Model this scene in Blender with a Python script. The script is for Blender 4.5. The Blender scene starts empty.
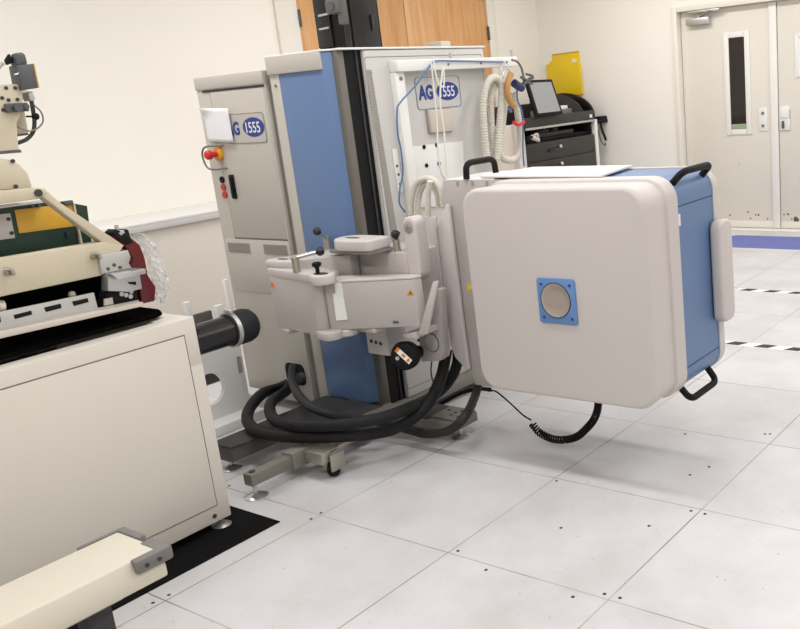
import bpy, bmesh, math, random
from mathutils import Vector, Matrix
random.seed(7)
PI = math.pi
C = bpy.context.scene.collection
sc = bpy.context.scene

# ------------------------------------------------------------------ camera
YAW, PITCH, ROLL = -0.599366481, 0.251530300, -0.0784835059
CAM = Vector((1.24878042, -2.44982982, 1.40650308))
FPX, CX, CY = 891.826, 581.364, 314.5
def _basis():
    f = Vector((math.cos(PITCH)*math.sin(YAW), math.cos(PITCH)*math.cos(YAW), -math.sin(PITCH)))
    r = Vector((math.cos(YAW), -math.sin(YAW), 0)); u = r.cross(f)
    c, s = math.cos(ROLL), math.sin(ROLL)
    return c*r+s*u, -s*r+c*u, f
RV, UV, FV = _basis()
cd = bpy.data.cameras.new('camera'); cam = bpy.data.objects.new('camera', cd); C.objects.link(cam)
M = Matrix((( RV.x, UV.x, -FV.x, CAM.x), (RV.y, UV.y, -FV.y, CAM.y), (RV.z, UV.z, -FV.z, CAM.z), (0,0,0,1)))
cam.matrix_world = M
cd.sensor_width = 36; cd.sensor_fit = 'HORIZONTAL'
cd.lens = FPX/800*36; cd.shift_x = (400-CX)/800; cd.clip_start = 0.02
sc.camera = cam

def A(u, v, **k):
    """the point of a real plane (x=, y= or z=) that the photo shows at u, v"""
    d = RV*((u-CX)/FPX) - UV*((v-CY)/FPX) + FV
    ax, val = next(iter(k.items())); i = 'xyz'.index(ax)
    return CAM + d*((val-CAM[i])/d[i])

# ------------------------------------------------------------------ materials
def lin(c):
    return tuple((x/12.92 if x <= .04045 else ((x+.055)/1.055)**2.4) for x in [y/255 for y in c])
def mat(name, rgb, rough=.5, metal=0, var=.04, scale=6, bump=0, bscale=60, spec=.5, coat=0):
    m = bpy.data.materials.new(name); m.use_nodes = True
    nt = m.node_tree; N = nt.nodes; L = nt.links; b = N['Principled BSDF']
    col = lin(rgb)
    b.inputs['Roughness'].default_value = rough; b.inputs['Metallic'].default_value = metal
    b.inputs['Specular IOR Level'].default_value = spec; b.inputs['Coat Weight'].default_value = coat
    tc = N.new('ShaderNodeTexCoord')
    if var:
        n = N.new('ShaderNodeTexNoise'); n.inputs['Scale'].default_value = scale; n.inputs['Detail'].default_value = 4
        L.new(tc.outputs['Object'], n.inputs['Vector'])
        mx = N.new('ShaderNodeMix'); mx.data_type = 'RGBA'
        mx.inputs[6].default_value = (*[c*(1-var) for c in col], 1); mx.inputs[7].default_value = (*[min(1, c*(1+var)) for c in col], 1)
        L.new(n.outputs['Fac'], mx.inputs[0]); L.new(mx.outputs[2], b.inputs['Base Color'])
    else:
        b.inputs['Base Color'].default_value = (*col, 1)
    if bump:
        n2 = N.new('ShaderNodeTexNoise'); n2.inputs['Scale'].default_value = bscale; n2.inputs['Detail'].default_value = 3
        L.new(tc.outputs['Object'], n2.inputs['Vector'])
        bp = N.new('ShaderNodeBump'); bp.inputs['Strength'].default_value = bump; bp.inputs['Distance'].default_value = .002
        L.new(n2.outputs['Fac'], bp.inputs['Height']); L.new(bp.outputs[0], b.inputs['Normal'])
    return m

def floor_material():
    m = bpy.data.materials.new('raised floor tiles'); m.use_nodes = True
    nt = m.node_tree; N = nt.nodes; L = nt.links; b = N['Principled BSDF']
    tc = N.new('ShaderNodeTexCoord'); sep = N.new('ShaderNodeSeparateXYZ'); L.new(tc.outputs['Object'], sep.inputs[0])
    def mth(op, a, bb=None, c=None):
        n = N.new('ShaderNodeMath'); n.operation = op
        for i, x in enumerate((a, bb, c)):
            if x is None: continue
            if isinstance(x, (int, float)): n.inputs[i].default_value = x
            else: L.new(x, n.inputs[i])
        return n.outputs[0]
    def noise(scale, detail=4, rough=.6):
        n = N.new('ShaderNodeTexNoise'); n.inputs['Scale'].default_value = scale; n.inputs['Detail'].default_value = detail
        n.inputs['Roughness'].default_value = rough; L.new(tc.outputs['Object'], n.inputs['Vector']); return n.outputs['Fac']
    def joint(o):
        f = mth('FRACT', mth('ADD', mth('DIVIDE', o, .6), .5))
        d = mth('MULTIPLY', mth('ABSOLUTE', mth('SUBTRACT', f, .5)), .6)
        return mth('SUBTRACT', 1.0, mth('MINIMUM', mth('DIVIDE', d, .0034), 1.0))
    jm = mth('MAXIMUM', joint(sep.outputs[0]), joint(sep.outputs[1]))
    # joints are dirtier in some places than in others
    wear = mth('MULTIPLY', mth('ADD', mth('MULTIPLY', noise(2.1, 2), 2.4), -.55), 1.0)
    wear = mth('MINIMUM', mth('MAXIMUM', wear, .45), 1.0)
    jm = mth('MULTIPLY', jm, wear)
    # per-tile tint
    comb = N.new('ShaderNodeCombineXYZ')
    L.new(mth('FLOOR', mth('DIVIDE', sep.outputs[0], .6)), comb.inputs[0]); L.new(mth('FLOOR', mth('DIVIDE', sep.outputs[1], .6)), comb.inputs[1])
    wn = N.new('ShaderNodeTexWhiteNoise'); wn.noise_dimensions = '2D'; L.new(comb.outputs[0], wn.inputs['Vector'])
    ramp = N.new('ShaderNodeValToRGB'); e = ramp.color_ramp.elements
    e[0].position = .34; e[0].color = (*lin((200, 198, 199)), 1); e[1].position = .6; e[1].color = (*lin((214, 213, 215)), 1)
    L.new(noise(2.6, 6, .62), ramp.inputs[0])
    tint = N.new('ShaderNodeMix'); tint.data_type = 'RGBA'; tint.blend_type = 'MULTIPLY'; tint.inputs[0].default_value = 1
    tr = N.new('ShaderNodeMix'); tr.data_type = 'RGBA'; tr.inputs[6].default_value = (.95, .945, .95, 1); tr.inputs[7].default_value = (1, 1, 1, 1)
    L.new(wn.outputs['Value'], tr.inputs[0]); L.new(ramp.outputs[0], tint.inputs[6]); L.new(tr.outputs[2], tint.inputs[7])
    # scuffs and specks
    vo = N.new('ShaderNodeTexVoronoi'); vo.inputs['Scale'].default_value = 13; L.new(tc.outputs['Object'], vo.inputs['Vector'])
    sp = mth('MULTIPLY', mth('LESS_THAN', vo.outputs['Distance'], .05), mth('GREATER_THAN', noise(1.4, 2), .53))
    sp2 = mth('GREATER_THAN', noise(34, 5, .7), .665)
    dirt = mth('MAXIMUM', mth('MULTIPLY', sp, .55), mth('MULTIPLY', sp2, .3))
    mx = N.new('ShaderNodeMix'); mx.data_type = 'RGBA'; mx.inputs[7].default_value = (*lin((96, 92, 90)), 1)
    L.new(dirt, mx.inputs[0]); L.new(tint.outputs[2], mx.inputs[6])
    mj = N.new('ShaderNodeMix'); mj.data_type = 'RGBA'; mj.inputs[7].default_value = (*lin((70, 62, 60)), 1)
    L.new(jm, mj.inputs[0]); L.new(mx.outputs[2], mj.inputs[6]); L.new(mj.outputs[2], b.inputs['Base Color'])
    b.inputs['Roughness'].default_value = .42; b.inputs['Specular IOR Level'].default_value = .35
    return m

def wood_material():
    m = mat('pale maple veneer', (206, 150, 92), .45, var=0)
    nt = m.node_tree; N = nt.nodes; L = nt.links; b = N['Principled BSDF']
    tc = N.new('ShaderNodeTexCoord'); mp = N.new('ShaderNodeMapping'); mp.inputs['Scale'].default_value = (14, 14, .9)
    L.new(tc.outputs['Object'], mp.inputs[0])
    n = N.new('ShaderNodeTexNoise'); n.inputs['Scale'].default_value = 1.4; n.inputs['Detail'].default_value = 6; n.inputs['Distortion'].default_value = .6
    L.new(mp.outputs[0], n.inputs['Vector'])
    r = N.new('ShaderNodeValToRGB'); e = r.color_ramp.elements
    e[0].position = .3; e[0].color = (*lin((205, 148, 90)), 1); e[1].position = .72; e[1].color = (*lin((226, 177, 122)), 1)
    L.new(n.outputs['Fac'], r.inputs[0]); L.new(r.outputs[0], b.inputs['Base Color'])
    return m
def glassy(name, rgb, trans=.85, rough=.15):
    m = mat(name, rgb, rough, var=0); b = m.node_tree.nodes['Principled BSDF']
    b.inputs['Transmission Weight'].default_value = trans; b.inputs['IOR'].default_value = 1.3
    return m

K = {}
def mk(key, *a, **k): K[key] = mat(key, *a, **k)
mk('wall paint', (247, 243, 235), .85, var=.015, scale=1.5, bump=.15, bscale=90)
mk('ceiling paint', (240, 238, 232), .9, var=.01)
mk('door cream', (226, 221, 210), .55, var=.02, scale=3)
mk('door frame cream', (236, 231, 221), .5, var=.02)
mk('trim white', (238, 236, 230), .45, var=.015)
mk('white', (236, 235, 233), .42, var=.012)
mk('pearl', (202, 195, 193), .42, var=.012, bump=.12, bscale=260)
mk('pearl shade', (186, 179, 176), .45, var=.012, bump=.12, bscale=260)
mk('tower grey', (194, 188, 180), .5, var=.015, bump=.1, bscale=240)
mk('panel grey', (205, 202, 200), .45, var=.015)
mk('machine cream', (216, 210, 200), .5, var=.015, bump=.08, bscale=220)
mk('beige', (202, 192, 169), .5, var=.02, bump=.1, bscale=200)
mk('pale beige', (210, 203, 187), .45, var=.015, bump=.08, bscale=200)
mk('blue', (95, 122, 164), .42, var=.015, bump=.1, bscale=260)
mk('blue plate', (98, 135, 188), .4, var=.02)
mk('black', (20, 20, 22), .6, var=.1, spec=.2)
mk('black gloss', (18, 18, 20), .28, var=.1)
mk('hose grey', (44, 44, 46), .6, spec=.25, var=.1)
mk('rubber', (28, 28, 30), .62, spec=.25, var=.1, bump=.2, bscale=120)
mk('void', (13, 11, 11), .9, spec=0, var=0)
mk('floor shade black', (14, 14, 15), .85, spec=.1, var=.15, bump=.4, bscale=300)
mk('charcoal', (58, 57, 58), .75, var=.08, bump=.3, bscale=260)
mk('dark grey', (88, 86, 84), .55, var=.05)
mk('rail grey', (112, 108, 102), .45, .35, var=.05, scale=3)
mk('seam grey', (128, 124, 118), .6, var=.03)
mk('steel grey', (124, 121, 114), .5, .1, var=.05)
mk('gun grey', (84, 88, 90), .5, .2, var=.06)
mk('bumper grey', (118, 115, 112), .6, var=.04)
mk('nickel', (172, 168, 156), .38, .7, var=.08)
mk('chrome', (205, 205, 205), .28, .85, var=.04)
mk('aluminium', (196, 196, 194), .38, .75, var=.06, scale=14)
mk('vent grey', (158, 152, 145), .6, var=.03)
mk('pcb green', (20, 52, 42), .4, var=.15, scale=20)
mk('amber', (222, 172, 58), .32, var=.18, scale=9)
mk('dark red', (96, 12, 22), .35, var=.15)
mk('red', (205, 40, 40), .4, var=.04)
mk('yellow', (240, 205, 30), .45, var=.05)
mk('estop yellow', (225, 160, 40), .45, var=.04)
mk('paper', (240, 240, 244), .7, var=.01)
mk('logo blue', (38, 62, 142), .5, var=.03)
mk('letter white', (232, 232, 234), .5, var=0)
mk('line blue', (104, 118, 150), .5, var=0)
mk('line grey', (120, 116, 110), .6, var=0)
mk('seam dark', (40, 40, 42), .7, var=0)
mk('seam soft', (112, 106, 98), .7, var=0)
mk('floor blue', (92, 104, 178), .45, var=.12, scale=9)
mk('tape black', (42, 42, 44), .6, var=.1)
mk('hose cream', (214, 209, 197), .6, var=.04)
mk('cable white', (236, 232, 220), .5, var=.01)
mk('air blue', (84, 120, 162), .4, var=.04)
mk('tan', (190, 146, 88), .55, var=.1)
mk('navy', (24, 38, 84), .45, var=.1)
mk('screen grey', (150, 152, 154), .25, var=.05, scale=40)
mk('cart black', (46, 43, 42), .45, var=.08)
mk('orange', (222, 120, 40), .5, var=.02)
mk('warning yellow', (206, 150, 40), .5, var=.02)
mk('glass view green', (150, 168, 140), .5)
mk('glass dark', (34, 24, 22), .08, var=.2, scale=5)
mk('port grey', (172, 161, 150), .35, .3, var=.12, scale=18)
mk('chip grey', (96, 86, 78), .8, var=.1)
mk('beige plate', (206, 196, 186), .5, var=.02)
K['floor'] = floor_material(); K['wood'] = wood_material()
K['film'] = mat('clear wrinkled film', (232, 234, 236), .16, var=0, spec=.8); K['film'].node_tree.nodes['Principled BSDF'].inputs['Alpha'].default_value = .42

# ------------------------------------------------------------------ mesh helpers
def nb(): return bmesh.new()
def join(*bms):
    b = nb()
    for i, x in enumerate(bms):
        if i % 6 and len(x.verts):           # overlapping pieces never share a face plane
            lo = [min(v.co[k] for v in x.verts) for k in range(3)]; hi = [max(v.co[k] for v in x.verts) for k in range(3)]
            for v in x.verts:
                for k in range(3):
                    c, h = (lo[k]+hi[k])/2, (hi[k]-lo[k])/2
                    if h > 1e-6: v.co[k] = c+(v.co[k]-c)*(1-min(.0004*(i % 6), h*.2)/h)
        me = bpy.data.meshes.new('t'); x.to_mesh(me); b.from_mesh(me); bpy.data.meshes.remove(me); x.free()
    return b
def bevel(b, w, seg=2, ang=.5):
    if w <= 0: return b
    es = [e for e in b.edges if len(e.link_faces) == 2 and e.calc_face_angle(0) > ang]
    bmesh.ops.bevel(b, geom=es, offset=w, segments=seg, profile=.5, affect='EDGES', clamp_overlap=True)
    return b
def bx(x0, x1, y0, y1, z0, z1, bev=0, seg=2):
    b = nb(); bmesh.ops.create_cube(b, size=1)
    for v in b.verts:
        v.co = Vector((x0+(v.co.x+.5)*(x1-x0), y0+(v.co.y+.5)*(y1-y0), z0+(v.co.z+.5)*(z1-z0)))
    return bevel(b, bev, seg)
def prism(pts, ax, a, c, bev=0, seg=2):
    """polygon in the plane across ax, from a to c"""
    def P3(p, t): return {'x': (t, p[0], p[1]), 'y': (p[0], t, p[1]), 'z': (p[0], p[1], t)}[ax]
    b = nb(); v0 = [b.verts.new(P3(p, a)) for p in pts]; v1 = [b.verts.new(P3(p, c)) for p in pts]; n = len(pts)
    b.faces.new(v0); b.faces.new(v1)
    for i in range(n): b.faces.new((v0[i], v0[(i+1) % n], v1[(i+1) % n], v1[i]))
    bmesh.ops.recalc_face_normals(b, faces=b.faces)
    return bevel(b, bev, seg)
def rr(x0, x1, y0, y1, r, n=6):
    out = []
    for cx, cy, a0 in ((x1-r, y1-r, 0), (x0+r, y1-r, PI/2), (x0+r, y0+r, PI), (x1-r, y0+r, 1.5*PI)):
        for i in range(n+1):
            t = a0+PI/2*i/n; out.append((cx+r*math.cos(t), cy+r*math.sin(t)))
    return out
def loft(loops, cap=True):
    b = nb(); R = [[b.verts.new(p) for p in lp] for lp in loops]; n = len(R[0])
    for a, c in zip(R, R[1:]):
        for i in range(n): b.faces.new((a[i], a[(i+1) % n], c[(i+1) % n], c[i]))
    if cap: b.faces.new(R[0]); b.faces.new(R[-1])
    bmesh.ops.recalc_face_normals(b, faces=b.faces)
    return b
def frame_of(d):
    d = d.normalized(); h = Vector((0, 0, 1)) if abs(d.z) < .9 else Vector((1, 0, 0))
    a = d.cross(h).normalized(); return a, d.cross(a).normalized(), d
def smooth_path(pts, n=10):
    P = [Vector(p) for p in pts]
    if len(P) < 3: return P
    Q = [2*P[0]-P[1]] + P + [2*P[-1]-P[-2]]; out = []
    for i in range(1, len(Q)-2):
        p0, p1, p2, p3 = Q[i-1:i+3]
        for k in range(n):
            t = k/n
            out.append(.5*((2*p1)+(-p0+p2)*t+(2*p0-5*p1+4*p2-p3)*t*t+(-p0+3*p1-3*p2+p3)*t**3))
    out.append(P[-1]); return out
def resample(P, step):
    out = [P[0]]; acc = 0
    for a, c in zip(P, P[1:]):
        L = (c-a).length; t = step-acc
        while t <= L and L > 0:
            out.append(a+(c-a)*(t/L)); t += step
        acc = L-(t-step)
    if (out[-1]-P[-1]).length > step*.3: out.append(P[-1])
    return out
def tube(pts, r, seg=12, smooth=True, rib=0, step=None, closed=False):
    P = smooth_path(pts) if smooth else [Vector(p) for p in pts]
    if rib: P = resample(P, rib)
    elif step: P = resample(P, step)
    b = nb(); rings = []; a = None
    for i, p in enumerate(P):
        d = (P[min(i+1, len(P)-1)]-P[max(i-1, 0)])
        if d.length < 1e-9: d = Vector((0, 0, 1))
        d.normalize()
        if a is None: a = frame_of(d)[0]
        a = (a-d*a.dot(d)).normalized(); c = d.cross(a)
        q = r*(1 if not rib or i % 2 else .86)
        rings.append([b.verts.new(p+(a*math.cos(2*PI*k/seg)+c*math.sin(2*PI*k/seg))*q) for k in range(seg)])
    for x, y in zip(rings, rings[1:]):
        for k in range(seg): b.faces.new((x[k], x[(k+1) % seg], y[(k+1) % seg], y[k]))
    b.faces.new(rings[0]); b.faces.new(rings[-1]); bmesh.ops.recalc_face_normals(b, faces=b.faces)
    return b
def lathe(p, d, prof, seg=32):
    """profile [(distance along d, radius)] about the line from p along d"""
    p = Vector(p); a, c, d = frame_of(Vector(d)); b = nb(); R = []
    for t, r in prof:
        R.append([b.verts.new(p+d*t+(a*math.cos(2*PI*k/seg)+c*math.sin(2*PI*k/seg))*max(r, 1e-4)) for k in range(seg)])
    for x, y in zip(R, R[1:]):
        for k in range(seg): b.faces.new((x[k], x[(k+1) % seg], y[(k+1) % seg], y[k]))
    b.faces.new(R[0]); b.faces.new(R[-1]); bmesh.ops.recalc_face_normals(b, faces=b.faces)
    return b
def cyl(p0, p1, r, r2=None, seg=24, ch=0):
    p0, p1 = Vector(p0), Vector(p1); L = (p1-p0).length; r2 = r if r2 is None else r2
    prof = [(0, r), (L, r2)] if not ch else [(0, r-ch), (ch, r), (L-ch, r2), (L, r2-ch)]
    return lathe(p0, p1-p0, prof, seg)
def ball(p, r, sx=1, sy=1, sz=1):
    b = nb(); bmesh.ops.create_uvsphere(b, u_segments=20, v_segments=12, radius=r)
    for v in b.verts: v.co = Vector((v.co.x*sx, v.co.y*sy, v.co.z*sz))+Vector(p)
    return b
def bar(p0, p1, w, h, bev=0):
    """rectangular bar between two points: w sideways, h upwards"""
    p0, p1 = Vector(p0), Vector(p1); d = (p1-p0); L = d.length; a, c, d = frame_of(d)
    b = nb(); bmesh.ops.create_cube(b, size=1)
    bmesh.ops.transform(b, matrix=Matrix.Diagonal((w, h, L, 1)), verts=b.verts); bevel(b, bev)
    bmesh.ops.transform(b, matrix=Matrix.Translation((p0+p1)/2) @ Matrix((a, c, d)).transposed().to_4x4(), verts=b.verts)
    bmesh.ops.recalc_face_normals(b, faces=b.faces)
    return b
def rot(b, piv, ang, axis='Z'):
    bmesh.ops.rotate(b, verts=b.verts, cent=Vector(piv), matrix=Matrix.Rotation(ang, 3, axis)); return b
def quad(P, d, th):
    """flat plate with corners P, thickened along d"""
    d = Vector(d).normalized()*th; b = nb(); n = len(P)
    v0 = [b.verts.new(Vector(p)) for p in P]; v1 = [b.verts.new(Vector(p)+d) for p in P]
    b.faces.new(v0); b.faces.new(v1)
    for i in range(n): b.faces.new((v0[i], v0[(i+1) % n], v1[(i+1) % n], v1[i]))
    bmesh.ops.recalc_face_normals(b, faces=b.faces); return b
def outline(P, nrm, w=.002, th=.0008):
    """thin printed line round a closed polygon"""
    P = [Vector(p) for p in P]; nrm = Vector(nrm).normalized(); b = nb(); n = len(P); cen = sum(P, Vector())/n
    inn = [p+(cen-p).normalized()*w*1.3 for p in P]
    v0 = [b.verts.new(p+nrm*th) for p in P]; v1 = [b.verts.new(p+nrm*th) for p in inn]
    u0 = [b.verts.new(p) for p in P]; u1 = [b.verts.new(p) for p in inn]
    for i in range(n):
        j = (i+1) % n
        b.faces.new((v0[i], v0[j], v1[j], v1[i])); b.faces.new((v0[i], u0[i], u0[j], v0[j])); b.faces.new((v1[i], v1[j], u1[j], u1[i]))
    return b
def lettering(txt, origin, ux, uy, size, th=.0012, bold=.012, sx=1.0):
    """raised letters; origin = lower left of the line, ux/uy = reading and up directions"""
    cu = bpy.data.curves.new('t', 'FONT'); cu.body = txt; cu.size = 1; cu.extrude = .01; cu.offset = bold; cu.resolution_u = 4
    o = bpy.data.objects.new('t', cu); C.objects.link(o); bpy.context.view_layer.update()
    me = bpy.data.meshes.new_from_object(o.evaluated_get(bpy.context.evaluated_depsgraph_get()))
    bpy.data.objects.remove(o); bpy.data.curves.remove(cu)
    b = nb(); b.from_mesh(me); bpy.data.meshes.remove(me)
    ux, uy = Vector(ux).normalized(), Vector(uy).normalized(); n = ux.cross(uy)
    for v in b.verts:
        x, y, z = v.co; v.co = Vector(origin)+ux*(x*size*sx)+uy*(y*size)+n*((z+.01)/.02*th)
    return b

# ------------------------------------------------------------------ object helpers
def offset_of(o):
    v = Vector((0, 0, 0))
    while o is not None: v += o.location; o = o.parent
    return v
SHARP = math.radians(35)
def obj(name, b, m, parent=None, label=None, kind=None, flat=False):
    me = bpy.data.meshes.new(name)
    off = offset_of(parent) if parent is not None else Vector((0, 0, 0))
    bmesh.ops.translate(b, verts=b.verts, vec=-off)
    for f in b.faces: f.smooth = not flat
    for e in b.edges:
        e.smooth = not (len(e.link_faces) == 2 and e.calc_face_angle(0) > SHARP)
    b.to_mesh(me); b.free()
    me.materials.append(K[m])
    o = bpy.data.objects.new(name, me); C.objects.link(o)
    if parent is not None: o.parent = parent
    if label: o['label'] = label
    if kind: o['kind'] = kind
    return o
def parts(name, bms, m, parent):
    for x in bms: obj(name, x, m, parent)
def thing(name, label, cat, loc=(0, 0, 0), group=None):
    o = bpy.data.objects.new(name, None); C.objects.link(o); o.location = Vector(loc); o.empty_display_size = .05
    o['label'] = label; o['category'] = cat
    if group: o['group'] = group
    return o
def tag(o, label, cat, group=None):
    """origin to the base of a thing that is one mesh, plus its label"""
    me = o.data; xs = [v.co for v in me.vertices]
    c = Vector((sum(v.x for v in xs)/len(xs), sum(v.y for v in xs)/len(xs), min(v.z for v in xs)))
    me.transform(Matrix.Translation(-c)); o.location = c
    o['label'] = label; o['category'] = cat
    if group: o['group'] = group
    return o
def struct(name, b, m, parent=None, label=None):
    o = obj(name, b, m, parent, label)
    o['kind'] = 'structure'
    return o

# ================================================================== ROOM
FX0, FX1, FY0, FY1, H = -4.2, 3.4, -4.6, 5.15, 2.75
fl = struct('floor', bx(FX0-.1, FX1+.1, FY0-.1, 5.4, -.05, 0), 'floor')
struct('ceiling', bx(FX0-.1, FX1+.1, FY0-.1, FY1+.2, H, H+.1), 'ceiling paint')
struct('wall_left', bx(FX0-.16, FX0, FY0, 5.4, 0, H), 'wall paint')
DX0, DX1, DZ = -2.69, -.745, 2.015          # opening for the cream double door
struct('wall_back', join(bx(FX0, DX0, FY1, FY1+.2, 0, H), bx(DX1, FX1, FY1, FY1+.2, 0, H), bx(DX0, DX1, FY1, FY1+.2, DZ, H)), 'wall paint')
struct('wall_right', bx(FX1, FX1+.1, FY0, FY1, 0, H), 'wall paint')
struct('wall_front', bx(FX0, FX1, FY0-.1, FY0, 0, H), 'wall paint')

# fixing screws of the raised floor
sb = nb()
for u, v in ((691, 511), (705, 514), (649, 526), (604.5, 594), (620, 598), (556.5, 481), (458, 551), (321, 513), (311, 519), (486, 570), (573, 597),
             (685, 434), (229, 486), (690, 475), (709, 467), (765, 434), (770, 434), (561, 528), (120, 604), (169, 595), (153, 603)):
    p = A(u, v, z=0); c = cyl((p.x, p.y, 0), (p.x, p.y, .0012), .0055, seg=10)
    me = bpy.data.meshes.new('t'); c.to_mesh(me); sb.from_mesh(me); bpy.data.meshes.remove(me); c.free()
obj('fixing_screws', sb, 'charcoal', fl, kind='structure')

# ---- double door of maple veneer on the left wall
d1 = struct('door_1', join(bx(FX0, FX0+.028, 1.96, 2.15, 0, 2.3, .004), bx(FX0, FX0+.028, 4.34, 4.46, 0, 2.3, .004), bx(FX0, FX0+.027, 2.151, 4.339, 2.225, 2.34, .003)), 'door frame cream')
obj('door_leaf', bx(FX0, FX0+.018, 2.155, 3.262, .01, 2.22, .002), 'wood', d1)
obj('door_leaf', bx(FX0, FX0+.018, 3.268, 4.335, .01, 2.22, .002), 'wood', d1)
for y, z in ((2.16, 2.03), (4.33, 1.93), (2.16, 1.1), (4.33, .3)):
    obj('hinge', cyl((FX0+.03, y, z-.06), (FX0+.03, y, z+.06), .011, seg=12), 'dark grey', d1)

# ---- cream double door on the back wall
d2 = struct('door_2', join(bx(DX0, DX0+.05, FY1-.022, FY1+.1, 0, DZ, .004), bx(DX1-.05, DX1, FY1-.022, FY1+.1, 0, DZ, .004), bx(DX0+.0505, DX1-.0505, FY1-.021, FY1+.1, DZ-.045, DZ, .003)), 'door frame cream')
LY = FY1+.055
def leaf(x0, x1):
    return bx(x0, x1, LY, LY+.045, .012, DZ-.05, .002)
l1 = obj('door_leaf', leaf(DX0+.054, -1.722), 'door cream', d2)
l2 = obj('door_leaf', leaf(-1.716, DX1-.054), 'door cream', d2)
obj('astragal', bx(-1.79, -1.722, LY-.014, LY, .012, DZ-.05, .004), 'trim white', d2)
obj('bottom_rail', bx(DX0+.054, -1.722, LY-.006, LY, .012, .075, .002), 'door frame cream', d2)
obj('bottom_rail', bx(-1.716, DX1-.054, LY-.006, LY, .012, .075, .002), 'door frame cream', d2)
obj('threshold', bx(DX0, DX1, FY1-.06, LY+.05, 0, .008, .002), 'trim white', d2)
def ring(x0, x1, z0, z1, w, y0, y1):
    return join(bx(x0, x0+w, y0, y1, z0, z1, .003), bx(x1-w, x1, y0, y1, z0, z1, .003), bx(x0+w, x1-w, y0, y1, z1-w, z1, .003), bx(x0+w, x1-w, y0, y1, z0, z0+w, .003))
wf = obj('window_frame', ring(-2.22, -1.972, .86, 1.755, .05, LY-.012, LY+.002), 'trim white', d2)
obj('glass', bx(-2.17, -2.022, LY-.004, LY+.004, .91, 1.705), 'glass dark', wf)
obj('glass_view_strip', bx(-2.168, -2.024, LY-.007, LY-.004, .912, .955), 'glass view green', wf)  # green strip paints what shows low in the glass, not a sill
nf = obj('notice_frame', ring(-1.56, -1.2, 1.325, 1.68, .028, LY-.012, LY+.002), 'trim white', d2)
obj('notice_sheet', bx(-1.533, -1.227, LY-.004, LY-.001, 1.352, 1.653), 'paper', nf)
cl = obj('door_closer', bx(-2.56, -2.33, LY-.06, LY, 1.845, 1.905, .008), 'aluminium', d2)
obj('closer_arm', join(bar((-2.44, LY-.035, 1.91), (-2.30, LY-.09, 1.955), .02, .008), bx(-2.53, -2.22, LY-.075, LY-.05, 1.945, 1.965, .003), cyl((-2.44, LY-.035, 1.9), (-2.44, LY-.035, 1.925), .014, seg=12)), 'aluminium', cl)
lp = obj('lock_plate', bx(-1.905, -1.822, LY-.008, LY, .885, 1.09, .003), 'white', d2)
obj('lock_cylinder', join(cyl((-1.864, LY-.016, 1.04), (-1.864, LY-.006, 1.04), .014, seg=14), cyl((-1.864, LY-.016, .93), (-1.864, LY-.006, .93), .014, seg=14)), 'seam grey', lp)
lp = obj('lock_plate', bx(-1.71, -1.612, LY-.012, LY, .885, 1.09, .003), 'white', d2)
obj('lock_lever', bx(-1.685, -1.665, LY-.03, LY-.01, .90, .965, .004), 'dark grey', lp)
obj('lock_cover', bx(-1.70, -1.628, LY-.02, LY-.01, .99, 1.075, .004), 'white', lp)
obj('lock_slot', bx(-1.617, -1.613, LY-.0135, LY-.011, .98, 1.06), 'seam grey', lp)
def chips(lst):
    out = []
    for u, v, r in lst:
        p = A(u, v, y=LY); pts = [(p.x+r*math.cos(t*PI/4)*random.uniform(.6, 1.1), p.z+r*math.sin(t*PI/4)*random.uniform(.6, 1.1)) for t in range(8)]
        out.append(prism(pts, 'y', LY-.0012, LY+.001))
    return join(*out)
obj('paint_chips', chips([(730, 215, .011), (748, 212, .011), (750.5, 218.5, .01), (755.5, 215, .01), (758.5, 215, .013), (767.5, 218.5, .011), (735, 225, .006), (739, 164, .006)]), 'chip grey', l1)
obj('paint_chips', chips([(784, 214.5, .009), (788, 214.2, .014), (796, 219.5, .03), (792, 219, .01)]), 'chip grey', l2)

# ---- low built-in cabinet along the left wall
lc = thing('low_cabinet', 'long low cabinet with white top along the left wall behind the machines', 'cabinet', (-3.86, -1.2, 0))
obj('body', bx(FX0+.0005, -3.73, -3.5, 1.3, .0, .78, .003), 'machine cream', lc)
obj('edge_board', bx(FX0+.0005, -3.70, -3.5, 1.305, .78, .818, .003), 'panel grey', lc)
obj('worktop', bx(FX0+.0005, -3.698, -3.5, 1.306, .818, .83, .002), 'white', lc)

# ---- blue floor strip and hazard tapes
tag(obj('floor_strip', prism(rr(-2.03, -.72, 4.33, 4.86, .06), 'z', 0, .0025), 'floor blue'), 'blue floor marking strip in front of the cream double door', 'floor marking')
for y, x0, n, lab in ((1.80, -.72, 9, 'black dashed hazard tape on the floor, second line from the cream door'), (2.955, -1.14, 9, 'black dashed hazard tape on the floor, first line in front of the blue strip')):
    t = thing('hazard_tape', lab, 'floor tape', (x0, y, 0))
    obj('white_band', bx(x0-.02, x0+2.6, y-.036, y+.036, 0, .001), 'white', t)
    obj('black_dashes', join(*[prism([(x0+k*.165, y-.03), (x0+k*.165+.08, y-.03), (x0+k*.165+.115, y+.03), (x0+k*.165+.035, y+.03)], 'z', .001, .0016) for k in range(15)]), 'tape black', t)

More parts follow.
